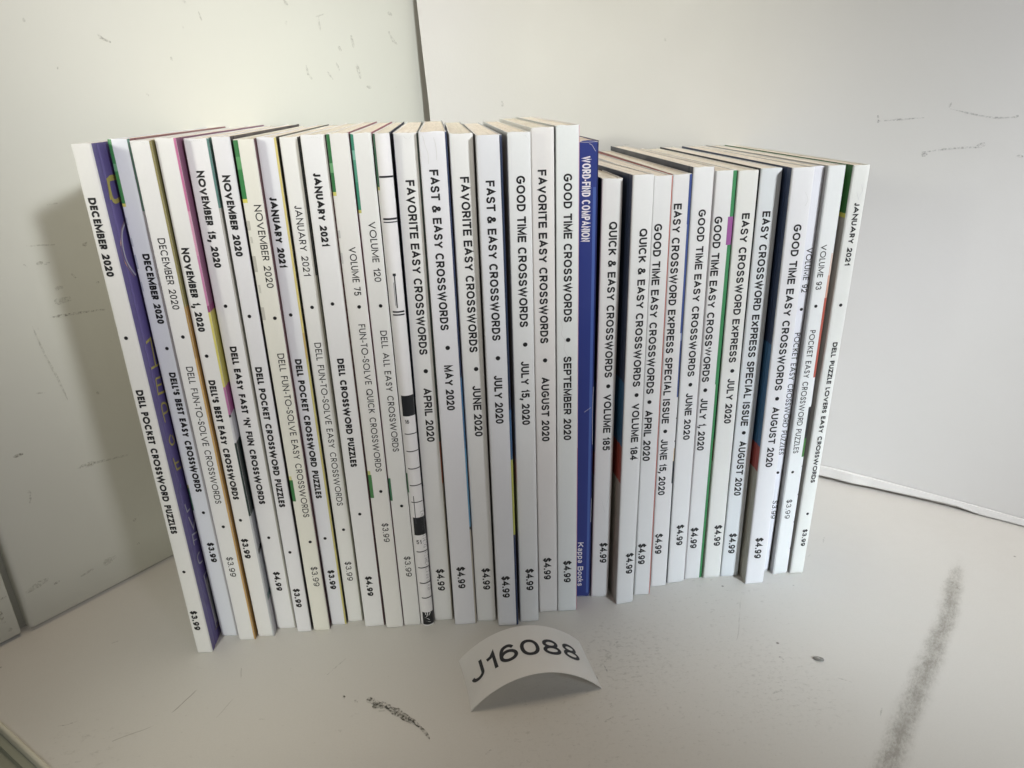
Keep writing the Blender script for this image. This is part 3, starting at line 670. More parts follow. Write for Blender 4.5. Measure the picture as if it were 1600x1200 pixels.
BOOKS=[
 (1, (-136.52, 240.6, -130.24, 240.8), 204.38, -0.0035, 0.0002, 'b', [('DECEMBER 2020', 0.414, 187.74, 161.71), ('•', 0.426, 139.87), ('DELL POCKET CROSSWORD PUZZLES', 0.438, 120.19, 59.47), ('•', 0.447, 41.47), ('$3.99', 0.411, 22.19, 12.35)]),
 (2, (-129.94, 250.7, -123.23, 250.54), 205.13, -0.0016, -0.0033, 'b', [('DECEMBER 2020', 0.661, 167.24, 141.91), ('•', 0.671, 132.49), ("DELL'S BEST EASY CROSSWORDS", 0.649, 123.06, 72.18), ('•', 0.638, 62.61), ('$3.99', 0.625, 48.35, 38.76)]),
 (3, (-121.28, 247.72, -114.67, 247.66), 204.52, -0.0038, 0.0002, 'l', [('DECEMBER 2020', 0.567, 172.84, 147.71), ('•', 0.599, 137.43), ('DELL FUN-TO-SOLVE CROSSWORDS', 0.591, 125.98, 68.19), ('•', 0.575, 57.5), ('$3.99', 0.536, 42.97, 33.29)]),
 (4, (-113.59, 249.56, -107.1, 249.52), 204.91, -0.0051, -0.0004, 'b', [('NOVEMBER 1, 2020', 0.44, 168.99, 138.59), ('•', 0.42, 129.24), ("DELL'S BEST EASY CROSSWORDS", 0.414, 119.75, 68.61), ('•', 0.414, 59.02), ('$3.99', 0.403, 50.25, 40.68)]),
 (5, (-106.8, 254.29, -98.82, 254.23), 204.43, -0.0002, -0.005, 'b', [('NOVEMBER 15, 2020', 0.484, 194.05, 160.87), ('•', 0.493, 146.74), ("DELL EASY FAST 'N' FUN CROSSWORDS", 0.484, 131.26, 63.62), ('•', 0.481, 47.43), ('$4.99', 0.529, 30.3, 20.44)]),
 (6, (-97.15, 251.59, -91.04, 251.62), 204.67, 0.0015, 0.0004, 'b', [('NOVEMBER 2020', 0.468, 192.46, 164.94), ('•', 0.442, 143.12), ('DELL POCKET CROSSWORD PUZZLES', 0.452, 123.55, 63.17), ('•', 0.447, 41.59), ('$3.99', 0.444, 23.38, 13.67)]),
 (7, (-90.11, 252.08, -83.21, 252.27), 203.71, 0.0007, -0.0012, 'l', [('NOVEMBER 2020', 0.71, 182.34, 153.28), ('•', 0.687, 142.04), ('DELL FUN-TO-SOLVE EASY CROSSWORDS', 0.679, 128.39, 57.85), ('•', 0.661, 45.97), ('$3.99', 0.636, 33.65, 23.72)]),
 (8, (-83.29, 255.44, -77.1, 255.41), 203.98, -0.0006, 0.0008, 'b', [('JANUARY 2021', 0.463, 184.31, 159.74), ('•', 0.468, 142.06), ('DELL POCKET CROSSWORD PUZZLES', 0.503, 124.78, 64.44), ('•', 0.504, 45.25), ('$3.99', 0.557, 29.31, 19.4)]),
 (9, (-76.15, 257.06, -69.82, 257.28), 203.69, 0.0003, -0.0017, 'l', [('JANUARY 2021', 0.528, 181.02, 156.11), ('•', 0.543, 144.32), ('DELL FUN-TO-SOLVE EASY CROSSWORDS', 0.571, 130.56, 59.74), ('•', 0.571, 48.05), ('$3.99', 0.554, 32.03, 22.19)]),
 (10, (-67.9, 253.44, -59.64, 253.95), 204.27, -0.0002, 0.0007, 'b', [('JANUARY 2021', 0.476, 191.96, 167.12), ('•', 0.45, 146.17), ('DELL CROSSWORD PUZZLES', 0.478, 125.02, 79.31), ('•', 0.466, 57.47), ('$4.99', 0.493, 26.79, 16.61)]),
 (11, (-58.43, 252.21, -51.02, 252.53), 204.63, -0.003, 0.0006, 'l', [('VOLUME 75', 0.605, 166.83, 149.35), ('•', 0.605, 145.11), ('FUN-TO-SOLVE QUICK CROSSWORDS', 0.625, 138.52, 77.48), ('•', 0.605, 68.42), ('$3.99', 0.619, 53.46, 44.41)]),
 (12, (-50.78, 253.4, -43.6, 253.52), 204.31, -0.003, 0.0011, 'l', [('VOLUME 120', 0.617, 175.13, 153.8), ('•', 0.614, 144.89), ('DELL ALL EASY CROSSWORDS', 0.617, 135.45, 85.53), ('•', 0.607, 60.7), ('$3.99', 0.615, 36.23, 26.06)]),
 (13, (-43.47, 254.09, -37.81, 253.83), 204.09, -0.0015, -0.0021, 'x', []),
 (14, (-37.97, 256.18, -29.82, 256.28), 203.83, 0.0019, 0.0018, 'h', [('FAVORITE EASY CROSSWORDS', 0.579, 188.41, 124.56), ('•', 0.621, 117.95), ('APRIL 2020', 0.605, 111.02, 87.97), ('$4.99', 0.544, 27.42, 16.2)]),
 (15, (-28.41, 252.64, -19.44, 253.24), 204.03, -0.0004, 0.0074, 'h', [('FAST & EASY CROSSWORDS', 0.484, 191.79, 134.67), ('•', 0.555, 127.84), ('MAY 2020', 0.521, 120.99, 102.47), ('$4.99', 0.458, 30.5, 19.55)]),
 (16, (-18.74, 254.62, -10.58, 254.85), 203.16, 0.0009, 0.0046, 'h', [('FAVORITE EASY CROSSWORDS', 0.567, 188.97, 125.23), ('•', 0.641, 118.52), ('JUNE 2020', 0.609, 111.72, 90.2), ('$4.99', 0.597, 27.98, 16.91)]),
 (17, (-9.4, 251.06, -1.47, 251.32), 202.54, 0.0004, 0.004, 'h', [('FAST & EASY CROSSWORDS', 0.527, 187.82, 130.75), ('•', 0.562, 123.91), ('JULY 2020', 0.523, 117.02, 97.13), ('$4.99', 0.491, 26.38, 15.34)]),
 (18, (0.22, 253.26, 8.26, 253.64), 203.0, 0.0039, 0.003, 'h', [('GOOD TIME CROSSWORDS', 0.542, 188.85, 134.91), ('•', 0.584, 128.16), ('JULY 15, 2020', 0.549, 121.5, 95.18), ('$4.99', 0.554, 28.05, 17.0)]),
 (19, (8.87, 259.11, 16.91, 259.7), 204.04, 0.0016, -0.0013, 'h', [('FAVORITE EASY CROSSWORDS', 0.459, 190.14, 126.5), ('•', 0.486, 119.65), ('AUGUST 2020', 0.471, 112.74, 85.06), ('$4.99', 0.46, 29.07, 17.78)]),
 (20, (17.18, 259.38, 25.54, 259.75), 204.34, 0.0031, 0.0038, 'h', [('GOOD TIME CROSSWORDS', 0.508, 188.42, 134.35), ('•', 0.524, 127.35), ('SEPTEMBER 2020', 0.494, 120.71, 84.93), ('$4.99', 0.487, 26.98, 15.69)]),
 (21, (23.94, 268.99, 32.44, 268.99), 198.65, 0.007, -0.0009, 'c', [('WORD-FIND COMPANION', 0.493, 193.45, 162.79), ('Kappa Books', 0.464, 29.82, 6.4)]),
 (22, (32.94, 268.5, 40.59, 268.58), 185.37, 0.0119, 0.0004, 'h', [('QUICK & EASY CROSSWORDS', 0.595, 169.91, 107.94), ('•', 0.612, 104.2), ('VOLUME 185', 0.609, 100.64, 75.23), ('$4.99', 0.644, 29.46, 18.87)]),
 (23, (43.55, 262.48, 51.41, 264.05), 186.83, 0.0109, 0.0018, 'h', [('QUICK & EASY CROSSWORDS', 0.587, 167.8, 105.54), ('•', 0.618, 101.95), ('VOLUME 184', 0.619, 98.25, 72.85), ('$4.99', 0.668, 26.92, 16.16)]),
 (24, (52.78, 268.47, 59.99, 269.12), 185.67, 0.0056, -0.0018, 'h', [('GOOD TIME EASY CROSSWORDS', 0.335, 168.6, 100.22), ('•', 0.334, 96.68), ('APRIL 2020', 0.312, 92.99, 69.59), ('$4.99', 0.338, 28.21, 17.35)]),
 (25, (61.38, 274.22, 68.7, 274.97), 185.43, 0.0041, -0.0019, 'h', [('EASY CROSSWORD EXPRESS SPECIAL ISSUE', 0.311, 174.89, 83.97), ('•', 0.345, 80.28), ('JUNE 15, 2020', 0.326, 76.61, 49.2), ('$4.99', 0.338, 29.29, 18.48)]),
 (26, (69.53, 276.14, 77.83, 277.63), 187.53, 0.0044, 0.0018, 'h', [('GOOD TIME EASY CROSSWORDS', 0.525, 171.97, 103.76), ('•', 0.535, 100.11), ('JUNE 2020', 0.518, 96.36, 74.58), ('$4.99', 0.528, 31.96, 20.99)]),
 (27, (78.33, 278.99, 86.54, 279.84), 185.79, 0.0053, -0.0024, 'h', [('GOOD TIME EASY CROSSWORDS', 0.267, 168.88, 100.27), ('•', 0.302, 96.63), ('JULY 1, 2020', 0.291, 92.88, 68.19), ('$4.99', 0.342, 28.63, 17.54)]),
 (28, (87.18, 279.28, 95.17, 279.82), 185.49, 0.0038, -0.0004, 'h', [('EASY CROSSWORD EXPRESS', 0.537, 169.65, 108.43), ('•', 0.584, 104.72), ('JULY 2020', 0.574, 101.27, 80.51), ('$4.99', 0.618, 29.34, 18.13)]),
 (29, (95.63, 280.22, 103.75, 280.35), 185.96, 0.0052, -0.0031, 'h', [('EASY CROSSWORD EXPRESS SPECIAL ISSUE', 0.447, 170.09, 78.85), ('•', 0.466, 75.56), ('AUGUST 2020', 0.462, 71.54, 44.21), ('$4.99', 0.469, 24.24, 13.24)]),
 (30, (105.38, 273.98, 113.86, 274.51), 186.41, 0.0036, -0.0022, 'h', [('GOOD TIME EASY CROSSWORDS', 0.523, 165.73, 97.45), ('•', 0.526, 93.79), ('AUGUST 2020', 0.508, 90.07, 61.64), ('$4.99', 0.49, 25.48, 14.35)]),
 (31, (110.88, 283.56, 119.38, 283.56), 185.86, 0.0135, -0.0061, 'l', [('VOLUME 92', 0.815, 154.85, 136.68), ('•', 0.803, 129.55), ('POCKET EASY CROSSWORD PUZZLES', 0.795, 119.45, 62.65), ('•', 0.767, 53.49), ('$3.99', 0.839, 38.98, 29.32)]),
 (32, (120.53, 280.34, 127.54, 281.25), 186.1, 0.0081, -0.0033, 'l', [('VOLUME 93', 0.347, 156.35, 138.24), ('•', 0.343, 131.41), ('POCKET EASY CROSSWORD PUZZLES', 0.371, 121.23, 64.5), ('•', 0.357, 55.08), ('$3.99', 0.415, 40.9, 30.84)]),
 (33, (128.68, 280.57, 134.98, 280.85), 186.1, 0.0149, -0.0055, 'b', [('JANUARY 2021', 0.54, 172.15, 147.85), ('•', 0.539, 131.58), ('DELL PUZZLE LOVERS EASY CROSSWORDS', 0.585, 115.71, 49.4), ('•', 0.584, 33.17), ('$3.99', 0.613, 24.84, 15.6)]),
]
SPEC = {
 1: {'white': (0.8, 0.8, 0.79), 'right': [(0.0, 400.0, (0.1362, 0.1092, 0.3006))], 'left': [(0.0, 400.0, (0.6808, 0.657, 0.6112))]},
 2: {'wr': 0.6, 'bandr': [(181.74, 400.0, (0.1246, 0.2222, 0.1862)), (0.0, 181.74, (0.5099, 0.4998, 0.5356))], 'lip': (0.3646, 0.1427, 0.1616), 'white': (0.75, 0.78, 0.84), 'bands': [(0, 0.2, 197.43, 205.03138881744334, (0.0552, 0.2332, 0.0804)), (0, 0.2, 194.97, 197.43, (0.1577, 0.3723, 0.2026)), (0, 0.2, 184.51, 194.97, (0.0552, 0.2332, 0.0804)), (0, 0.2, 183.44, 184.51, (0.6522, 0.5995, 0.1612)), (0, 0.1, 177.19, 179.79, (0.4948, 0.53, 0.6114)), (0, 0.12, 169.94, 172.82, (0.4948, 0.53, 0.6114)), (0, 0.12, 162.07, 167.04, (0.4142, 0.46, 0.5618)), (0, 0.12, 154.01, 157.48, (0.4948, 0.53, 0.6114)), (0, 0.1, 74.03, 75.48, (0.4172, 0.4172, 0.1508)), (0, 0.1, 63.7, 74.03, (0.061, 0.1827, 0.1175))], 'right': [(181.74, 400.0, (0.3029, 0.1385, 0.1477)), (0.0, 181.74, (0.4597, 0.4455, 0.4362))]},
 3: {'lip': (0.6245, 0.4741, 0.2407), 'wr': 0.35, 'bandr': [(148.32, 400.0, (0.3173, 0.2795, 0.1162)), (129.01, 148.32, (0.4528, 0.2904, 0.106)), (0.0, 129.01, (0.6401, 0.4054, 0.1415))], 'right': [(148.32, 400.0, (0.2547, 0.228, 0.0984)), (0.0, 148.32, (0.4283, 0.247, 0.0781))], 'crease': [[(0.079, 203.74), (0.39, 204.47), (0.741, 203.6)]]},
 4: {'lip': (0.5499, 0.2227, 0.3385), 'wr': 0.5, 'bandr': [(181.31, 400.0, (0.5909, 0.1971, 0.3563)), (165.98, 181.31, (0.6817, 0.3442, 0.4831)), (148.04, 165.98, (0.5913, 0.2454, 0.4227)), (145.67, 148.04, (0.3095, 0.0694, 0.188)), (116.68, 145.67, (0.686, 0.62, 0.1685)), (105.4, 116.68, (0.5004, 0.1937, 0.3866)), (104.33, 105.4, (0.0455, 0.0455, 0.0506)), (93.49, 104.33, (0.6607, 0.6607, 0.6965)), (60.75, 93.49, (0.0307, 0.0499, 0.0473)), (0.0, 60.75, (0.5429, 0.5534, 0.5858))], 'right': [(148.04, 400.0, (0.2495, 0.1112, 0.187)), (145.67, 148.04, (0.2454, 0.0643, 0.1612)), (116.68, 145.67, (0.4543, 0.4027, 0.1124)), (105.4, 116.68, (0.3132, 0.0914, 0.2309)), (93.49, 105.4, (0.4583, 0.4583, 0.4873)), (60.75, 93.49, (0.0189, 0.0289, 0.0279)), (44.21, 60.75, (0.2573, 0.2675, 0.2962)), (41.7, 44.21, (0.015, 0.0177, 0.0207)), (21.7, 41.7, (0.3324, 0.3524, 0.386)), (18.38, 21.7, (0.0769, 0.1404, 0.1453)), (0.0, 18.38, (0.4589, 0.4589, 0.4979))]},  # front cover repeats the wrap colours darker, gap shade put into them
 5: {'wr': 0.5, 'bandr': [(181.52, 400.0, (0.111, 0.2261, 0.2073)), (0.0, 181.52, (0.4648, 0.4552, 0.4274))], 'white': (0.8, 0.8, 0.82), 'right': [(181.52, 400.0, (0.0897, 0.1875, 0.1735)), (0.0, 181.52, (0.39, 0.39, 0.3645))], 'crease': [[(0.226, 203.31), (0.535, 203.84), (0.792, 203.37)]]},
 6: {'white': (0.79, 0.79, 0.82), 'right': [(0.0, 400.0, (0.0498, 0.0346, 0.0423))]},
 7: {'white': (0.8, 0.79, 0.72), 'bands': [(0, 0.26, 198.24, 203.52, (0.0444, 0.1979, 0.068)), (0, 0.26, 194.12, 198.24, (0.1101, 0.3254, 0.1283)), (0, 0.26, 184.44, 194.12, (0.0411, 0.2142, 0.0672)), (0, 0.26, 183.16, 184.44, (0.6989, 0.6439, 0.1398)), (0, 0.2, 173.81, 177.1, (0.5601, 0.5494, 0.4982)), (0.1, 0.2, 169.37, 171.6, (0.6191, 0.6078, 0.5534)), (0, 0.2, 159.17, 164.87, (0.5163, 0.5061, 0.4526)), (0.1, 0.2, 151.48, 154.53, (0.6191, 0.6078, 0.5534)), (0, 0.2, 141.45, 146.26, (0.5475, 0.5369, 0.4864)), (0, 0.18, 75.11, 76.85, (0.6423, 0.6248, 0.2969)), (0, 0.22, 65.4, 75.11, (0.0553, 0.1987, 0.0718))], 'right': [(41.37, 400.0, (0.0989, 0.0302, 0.04)), (0.0, 41.37, (0.0637, 0.0218, 0.031))]},
 8: {'wr': 0.55, 'white': (0.78, 0.79, 0.84), 'bandr': [(134.97, 400.0, (0.6802, 0.5806, 0.2203)), (124.86, 134.97, (0.5748, 0.4266, 0.1602)), (38.88, 124.86, (0.5948, 0.5344, 0.1967)), (0.0, 38.88, (0.6553, 0.597, 0.2199))], 'right': [(0.0, 400.0, (0.0663, 0.0602, 0.0376))]},  # front cover is the wrap's yellow darkened, gap shade put into the colour
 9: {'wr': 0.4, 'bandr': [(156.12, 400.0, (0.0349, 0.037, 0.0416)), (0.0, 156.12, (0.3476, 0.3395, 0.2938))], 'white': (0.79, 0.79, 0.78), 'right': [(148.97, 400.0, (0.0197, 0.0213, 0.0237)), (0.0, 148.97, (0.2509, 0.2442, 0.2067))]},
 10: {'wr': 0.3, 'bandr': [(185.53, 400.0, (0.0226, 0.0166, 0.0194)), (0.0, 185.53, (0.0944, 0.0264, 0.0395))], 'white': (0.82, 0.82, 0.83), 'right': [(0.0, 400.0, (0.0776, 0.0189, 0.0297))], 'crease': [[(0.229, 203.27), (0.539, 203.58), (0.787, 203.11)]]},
 11: {'white': (0.8, 0.79, 0.77), 'bands': [(0, 0.17, 195.15, 204.32, (0.0389, 0.1785, 0.0635)), (0, 0.17, 192.04, 195.15, (0.165, 0.3811, 0.1857)), (0, 0.17, 185.72, 192.04, (0.0389, 0.1785, 0.0635)), (0, 0.17, 184.44, 185.72, (0.6339, 0.5991, 0.1733)), (0, 0.12, 170.04, 172.71, (0.5776, 0.5776, 0.5776)), (0.0, 0.1, 161.01, 164.88, (0.5776, 0.5776, 0.5776)), (0, 0.16, 76.1, 77.83, (0.5382, 0.5544, 0.2053)), (0, 0.2, 65.54, 76.1, (0.079, 0.235, 0.0889))], 'right': [(0.0, 400.0, (0.2321, 0.0381, 0.0794))]},
 12: {'white': (0.79, 0.79, 0.78), 'bands': [(0, 0.17, 198.93, 204.02, (0.0476, 0.2372, 0.1598)), (0, 0.17, 195.84, 198.93, (0.2072, 0.4577, 0.3669)), (0, 0.17, 188.51, 195.84, (0.0899, 0.3038, 0.2137)), (0, 0.17, 179.28, 188.51, (0.0476, 0.2372, 0.1598)), (0, 0.17, 178.19, 179.28, (0.5503, 0.5079, 0.1634)), (0, 0.14, 63.32, 73.67, (0.06, 0.1817, 0.1002))], 'right': [(199.72, 400.0, (0.3608, 0.0894, 0.1482)), (0.0, 199.72, (0.0642, 0.0262, 0.0356))]},
 13: {'white': (0.84, 0.83, 0.84), 'bulge': 0.0015, 'bands': [(0, 0.17, 186.77, 203.98, (0.0371, 0.1367, 0.0739)), (0, 0.17, 185.7, 186.77, (0.5503, 0.5079, 0.1634)), (0, 0.12, 66.92, 75.75, (0.0396, 0.1792, 0.0765)), (0.2, 1, 189.84, 190.47, (0.0121, 0.0133, 0.0186)), (0.2, 1, 175.72, 176.38, (0.0121, 0.0133, 0.0186)), (0.2, 1, 174.75, 175.15, (0.0259, 0.0277, 0.0358)), (0.22, 0.95, 142.44, 143.04, (0.0121, 0.0133, 0.0186)), (0.22, 0.95, 141.34, 141.88, (0.0259, 0.0277, 0.0358)), (0.53, 0.6, 144.25, 156.33, (0.0339, 0.036, 0.044)), (0.46, 0.5, 145.1, 153.66, (0.3537, 0.3537, 0.3873)), (0.47, 0.66, 156.0, 156.93, (0.0339, 0.036, 0.044)), (0.22, 1, 101.07, 109.67, (0.0174, 0.0196, 0.0244)), (0.22, 1, 93.26, 93.65, (0.0235, 0.0235, 0.0289)), (0.22, 1, 85.68, 86.08, (0.0235, 0.0235, 0.0289)), (0.22, 1, 77.95, 78.36, (0.0235, 0.0235, 0.0289)), (0.22, 1, 70.36, 70.77, (0.0235, 0.0235, 0.0289)), (0.22, 0.98, 62.67, 63.03, (0.0235, 0.0235, 0.0289)), (0.4, 0.45, 52.68, 65.73, (0.0606, 0.0635, 0.0746)), (0.22, 1, 47.08, 55.6, (0.0174, 0.0196, 0.0244)), (0.25, 1, 38.73, 39.18, (0.0235, 0.0235, 0.0289)), (0.25, 1, 30.66, 31.12, (0.0235, 0.0235, 0.0289)), (0.25, 1, 22.76, 23.23, (0.0235, 0.0235, 0.0289)), (0.3, 1, 15.04, 15.52, (0.0235, 0.0235, 0.0289)), (0.22, 1, 1.06, 7.66, (0.0135, 0.0154, 0.0196))], 'right': [(0.0, 400.0, (0.0213, 0.0269, 0.0602))]},
 14: {'wr': 0.35, 'bandr': [(87.69, 400.0, (0.0636, 0.0866, 0.0778)), (68.84, 87.69, (0.344, 0.1099, 0.0697)), (0.0, 68.84, (0.3638, 0.3312, 0.2792))], 'bands': [(0, 0.045, 107.34, 203.65, (0.0197, 0.0311, 0.067)), (0, 0.03, 67.72, 107.34, (0.0295, 0.0667, 0.0766))], 'right': [(84.85, 400.0, (0.0475, 0.067, 0.064)), (68.84, 84.85, (0.3204, 0.0925, 0.0584)), (0.0, 68.84, (0.3151, 0.2779, 0.2249))], 'crease': [[(0.447, 202.92), (0.518, 202.08), (0.648, 201.85), (0.766, 203.04)]]},
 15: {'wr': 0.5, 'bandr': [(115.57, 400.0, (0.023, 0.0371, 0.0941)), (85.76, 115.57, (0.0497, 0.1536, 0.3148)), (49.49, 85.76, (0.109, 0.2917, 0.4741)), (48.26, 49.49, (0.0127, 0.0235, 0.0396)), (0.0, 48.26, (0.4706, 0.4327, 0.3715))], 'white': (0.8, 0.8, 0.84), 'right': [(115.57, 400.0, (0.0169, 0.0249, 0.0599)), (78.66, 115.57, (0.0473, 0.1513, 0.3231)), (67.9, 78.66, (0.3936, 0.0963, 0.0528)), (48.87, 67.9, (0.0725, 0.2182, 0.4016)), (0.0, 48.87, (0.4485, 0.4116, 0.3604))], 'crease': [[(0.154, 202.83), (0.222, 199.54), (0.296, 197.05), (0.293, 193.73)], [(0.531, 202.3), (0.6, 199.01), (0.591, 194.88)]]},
 16: {'right': [(90.37, 400.0, (0.0074, 0.0092, 0.0112)), (63.75, 90.37, (0.1782, 0.0565, 0.0415)), (0.0, 63.75, (0.29, 0.2616, 0.2226))]},  # near-black front cover zone holds the shadow of the gap in its colour
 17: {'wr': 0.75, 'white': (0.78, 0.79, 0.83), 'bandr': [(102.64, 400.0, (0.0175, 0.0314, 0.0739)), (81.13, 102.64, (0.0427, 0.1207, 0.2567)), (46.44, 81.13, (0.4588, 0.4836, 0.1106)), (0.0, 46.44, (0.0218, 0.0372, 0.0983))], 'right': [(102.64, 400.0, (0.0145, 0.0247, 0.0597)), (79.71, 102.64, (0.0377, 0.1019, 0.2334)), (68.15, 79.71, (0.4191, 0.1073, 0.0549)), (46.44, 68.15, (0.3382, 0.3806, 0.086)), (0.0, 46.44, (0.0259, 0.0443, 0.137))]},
 18: {'white': (0.8, 0.81, 0.82), 'right': [(0.0, 400.0, (0.58, 0.5637, 0.5322))], 'crease': [[(0.76, 201.94), (0.891, 200.89), (0.942, 199.65)]]},
 19: {'white': (0.79, 0.77, 0.76), 'right': [(81.49, 400.0, (0.0161, 0.0432, 0.0384)), (75.07, 81.49, (0.2933, 0.0649, 0.0518)), (0.0, 75.07, (0.3642, 0.3317, 0.2867))]},
 20: {'white': (0.8, 0.82, 0.82), 'bands': [(0.965, 1, 80.93, 204.2372667818157, (0.6972, 0.4545, 0.5326)), (0.965, 1, 0.0, 80.93, (0.5412, 0.2195, 0.2903))], 'right': [(0.0, 400.0, (0.4033, 0.1245, 0.1964))], 'crease': [[(0.19, 135.23), (0.276, 132.17), (0.217, 129.65), (0.392, 127.02), (0.333, 123.69), (0.51, 120.76)], [(0.12, 109.27), (0.175, 98.32), (0.077, 84.27)]]},
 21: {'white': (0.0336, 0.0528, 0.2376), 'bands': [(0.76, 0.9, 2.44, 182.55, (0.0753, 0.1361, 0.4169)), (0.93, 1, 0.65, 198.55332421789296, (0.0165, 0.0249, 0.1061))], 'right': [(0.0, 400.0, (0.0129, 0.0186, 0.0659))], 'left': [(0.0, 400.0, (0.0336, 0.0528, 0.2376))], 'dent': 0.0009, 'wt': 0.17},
 22: {'left': [(105.22, 400.0, (0.0105, 0.0162, 0.0257)), (73.63, 105.22, (0.0328, 0.1112, 0.2556)), (62.94, 73.63, (0.3928, 0.0826, 0.052)), (0.0, 62.94, (0.3864, 0.3693, 0.3212))], 'crease': [[(0.709, 60.21), (0.905, 56.07), (0.719, 48.19)], [(0.453, 51.48), (0.659, 44.99)]]},
 23: {'yaw': 9, 'D': 0.12, 'left': [(107.1, 400.0, (0.0396, 0.0579, 0.1048)), (78.86, 107.1, (0.0437, 0.1453, 0.2657)), (61.82, 78.86, (0.3744, 0.0854, 0.0635)), (0.0, 61.82, (0.4286, 0.4104, 0.3592))]},  # grey at the cover's foot is white with shadow put into the colour
 24: {'yaw': 6, 'bands': [(0.925, 1, 0.0, 185.57284548529785, (0.4945, 0.1529, 0.1272))], 'crease': [[(-0.237, 173.34), (-0.168, 151.83), (-0.15, 126.37)]]},
 25: {'white': (0.8, 0.79, 0.79), 'bands': [(0.84, 1, 167.02, 185.33202062466455, (0.0446, 0.0757, 0.2505)), (0.86, 1, 123.68, 167.02, (0.0586, 0.0939, 0.2792)), (0.9, 1, 120.42, 123.68, (0.2326, 0.2886, 0.4971)), (0.9, 1, 95.69, 120.42, (0.0427, 0.0718, 0.2392)), (0.94, 1, 85.7, 86.3, (0.016, 0.016, 0.016)), (0.94, 1, 74.86, 75.47, (0.016, 0.016, 0.016)), (0.93, 1, 65.6, 71.79, (0.7089, 0.5255, 0.317)), (0.92, 1, 54.53, 65.6, (0.0168, 0.0212, 0.0245))], 'left': [(0.0, 400.0, (0.482, 0.1375, 0.1155))], 'lipl': (0.067, 0.058, 0.0525)},
 26: {'yaw': 5.5, 'left': [(0.0, 400.0, (0.0452, 0.0554, 0.0805))], 'bands': [(0.97, 1, 1.16, 187.43282501958373, (0.5111, 0.3636, 0.406))]},
 27: {'bands': [(0.8, 1, 168.58, 185.68, (0.0596, 0.2607, 0.1088)), (0.72, 1, 157.72, 168.58, (0.3364, 0.1068, 0.3284)), (0.8, 1, 98.87, 157.72, (0.0596, 0.2607, 0.1088)), (0.84, 1, 0.24, 98.87, (0.0485, 0.2332, 0.087))]},
 28: {'left': [(72.61, 400.0, (0.0089, 0.0278, 0.0193)), (61.95, 72.61, (0.2944, 0.0805, 0.0562)), (0.0, 61.95, (0.5698, 0.5483, 0.468))], 'white': (0.8, 0.8, 0.77), 'crease': [[(0.103, 71.93), (0.36, 71.16)]]},
 29: {'left': [(0.32, 400.0, (0.0074, 0.0092, 0.0112)), (0.0, 0.32, (0.0074, 0.0092, 0.0112))], 'white': (0.78, 0.81, 0.83)},
 30: {'yaw': 4.5, 'left': [(117.3, 400.0, (0.031, 0.049, 0.1038)), (70.94, 117.3, (0.0454, 0.135, 0.2576)), (59.11, 70.94, (0.3949, 0.0909, 0.0802)), (0.0, 59.11, (0.3957, 0.3784, 0.3142))], 'white': (0.82, 0.82, 0.84), 'crease': [[(0.689, 177.57), (0.849, 174.71), (0.739, 172.39)]]},  # lowest cover zone is pale paper painted grey for its shaded side
 31: {'white': (0.79, 0.8, 0.86), 'bands': [(0, 0.035, 0.56, 185.73, (0.1628, 0.1939, 0.4251))], 'right': [(70.74, 400.0, (0.2731, 0.2661, 0.2559)), (60.88, 70.74, (0.0876, 0.2032, 0.1202)), (0.0, 60.88, (0.3938, 0.3938, 0.4296))]},
 32: {'bands': [(0.86, 1, 143.79, 152.79, (0.7666, 0.6147, 0.5294)), (0.84, 1, 134.56, 143.79, (0.6666, 0.3834, 0.2919)), (0.82, 1, 100.04, 134.56, (0.4798, 0.1229, 0.0915)), (0.82, 1, 71.43, 86.43, (0.0373, 0.0396, 0.0419)), (0.82, 1, 62.3, 71.43, (0.0758, 0.2058, 0.0614)), (0.93, 1, 57.17, 57.81, (0.016, 0.016, 0.016)), (0.93, 1, 42.75, 43.41, (0.016, 0.016, 0.016)), (0.93, 1, 28.17, 28.86, (0.016, 0.016, 0.016)), (0.93, 1, 13.81, 14.52, (0.016, 0.016, 0.016))], 'left': [(0.0, 400.0, (0.3697, 0.3613, 0.3531))], 'white': (0.8, 0.82, 0.82)},
 33: {'lipl': (0.1408, 0.1267, 0.1017), 'cap': 0.00205, 'wt': 0.235, 'left': [(168.09, 400.0, (0.0353, 0.1424, 0.0362)), (166.38, 168.09, (0.597, 0.5523, 0.1102)), (0.0, 166.38, (0.3466, 0.3228, 0.2928))], 'white': (0.8, 0.81, 0.78), 'right': [(0.0, 400.0, (0.5776, 0.5776, 0.5776))], 'crease': [[(0.61, 178.97), (0.755, 176.57), (0.607, 174.69)], [(0.409, 176.17), (0.606, 173.26)]]},
}
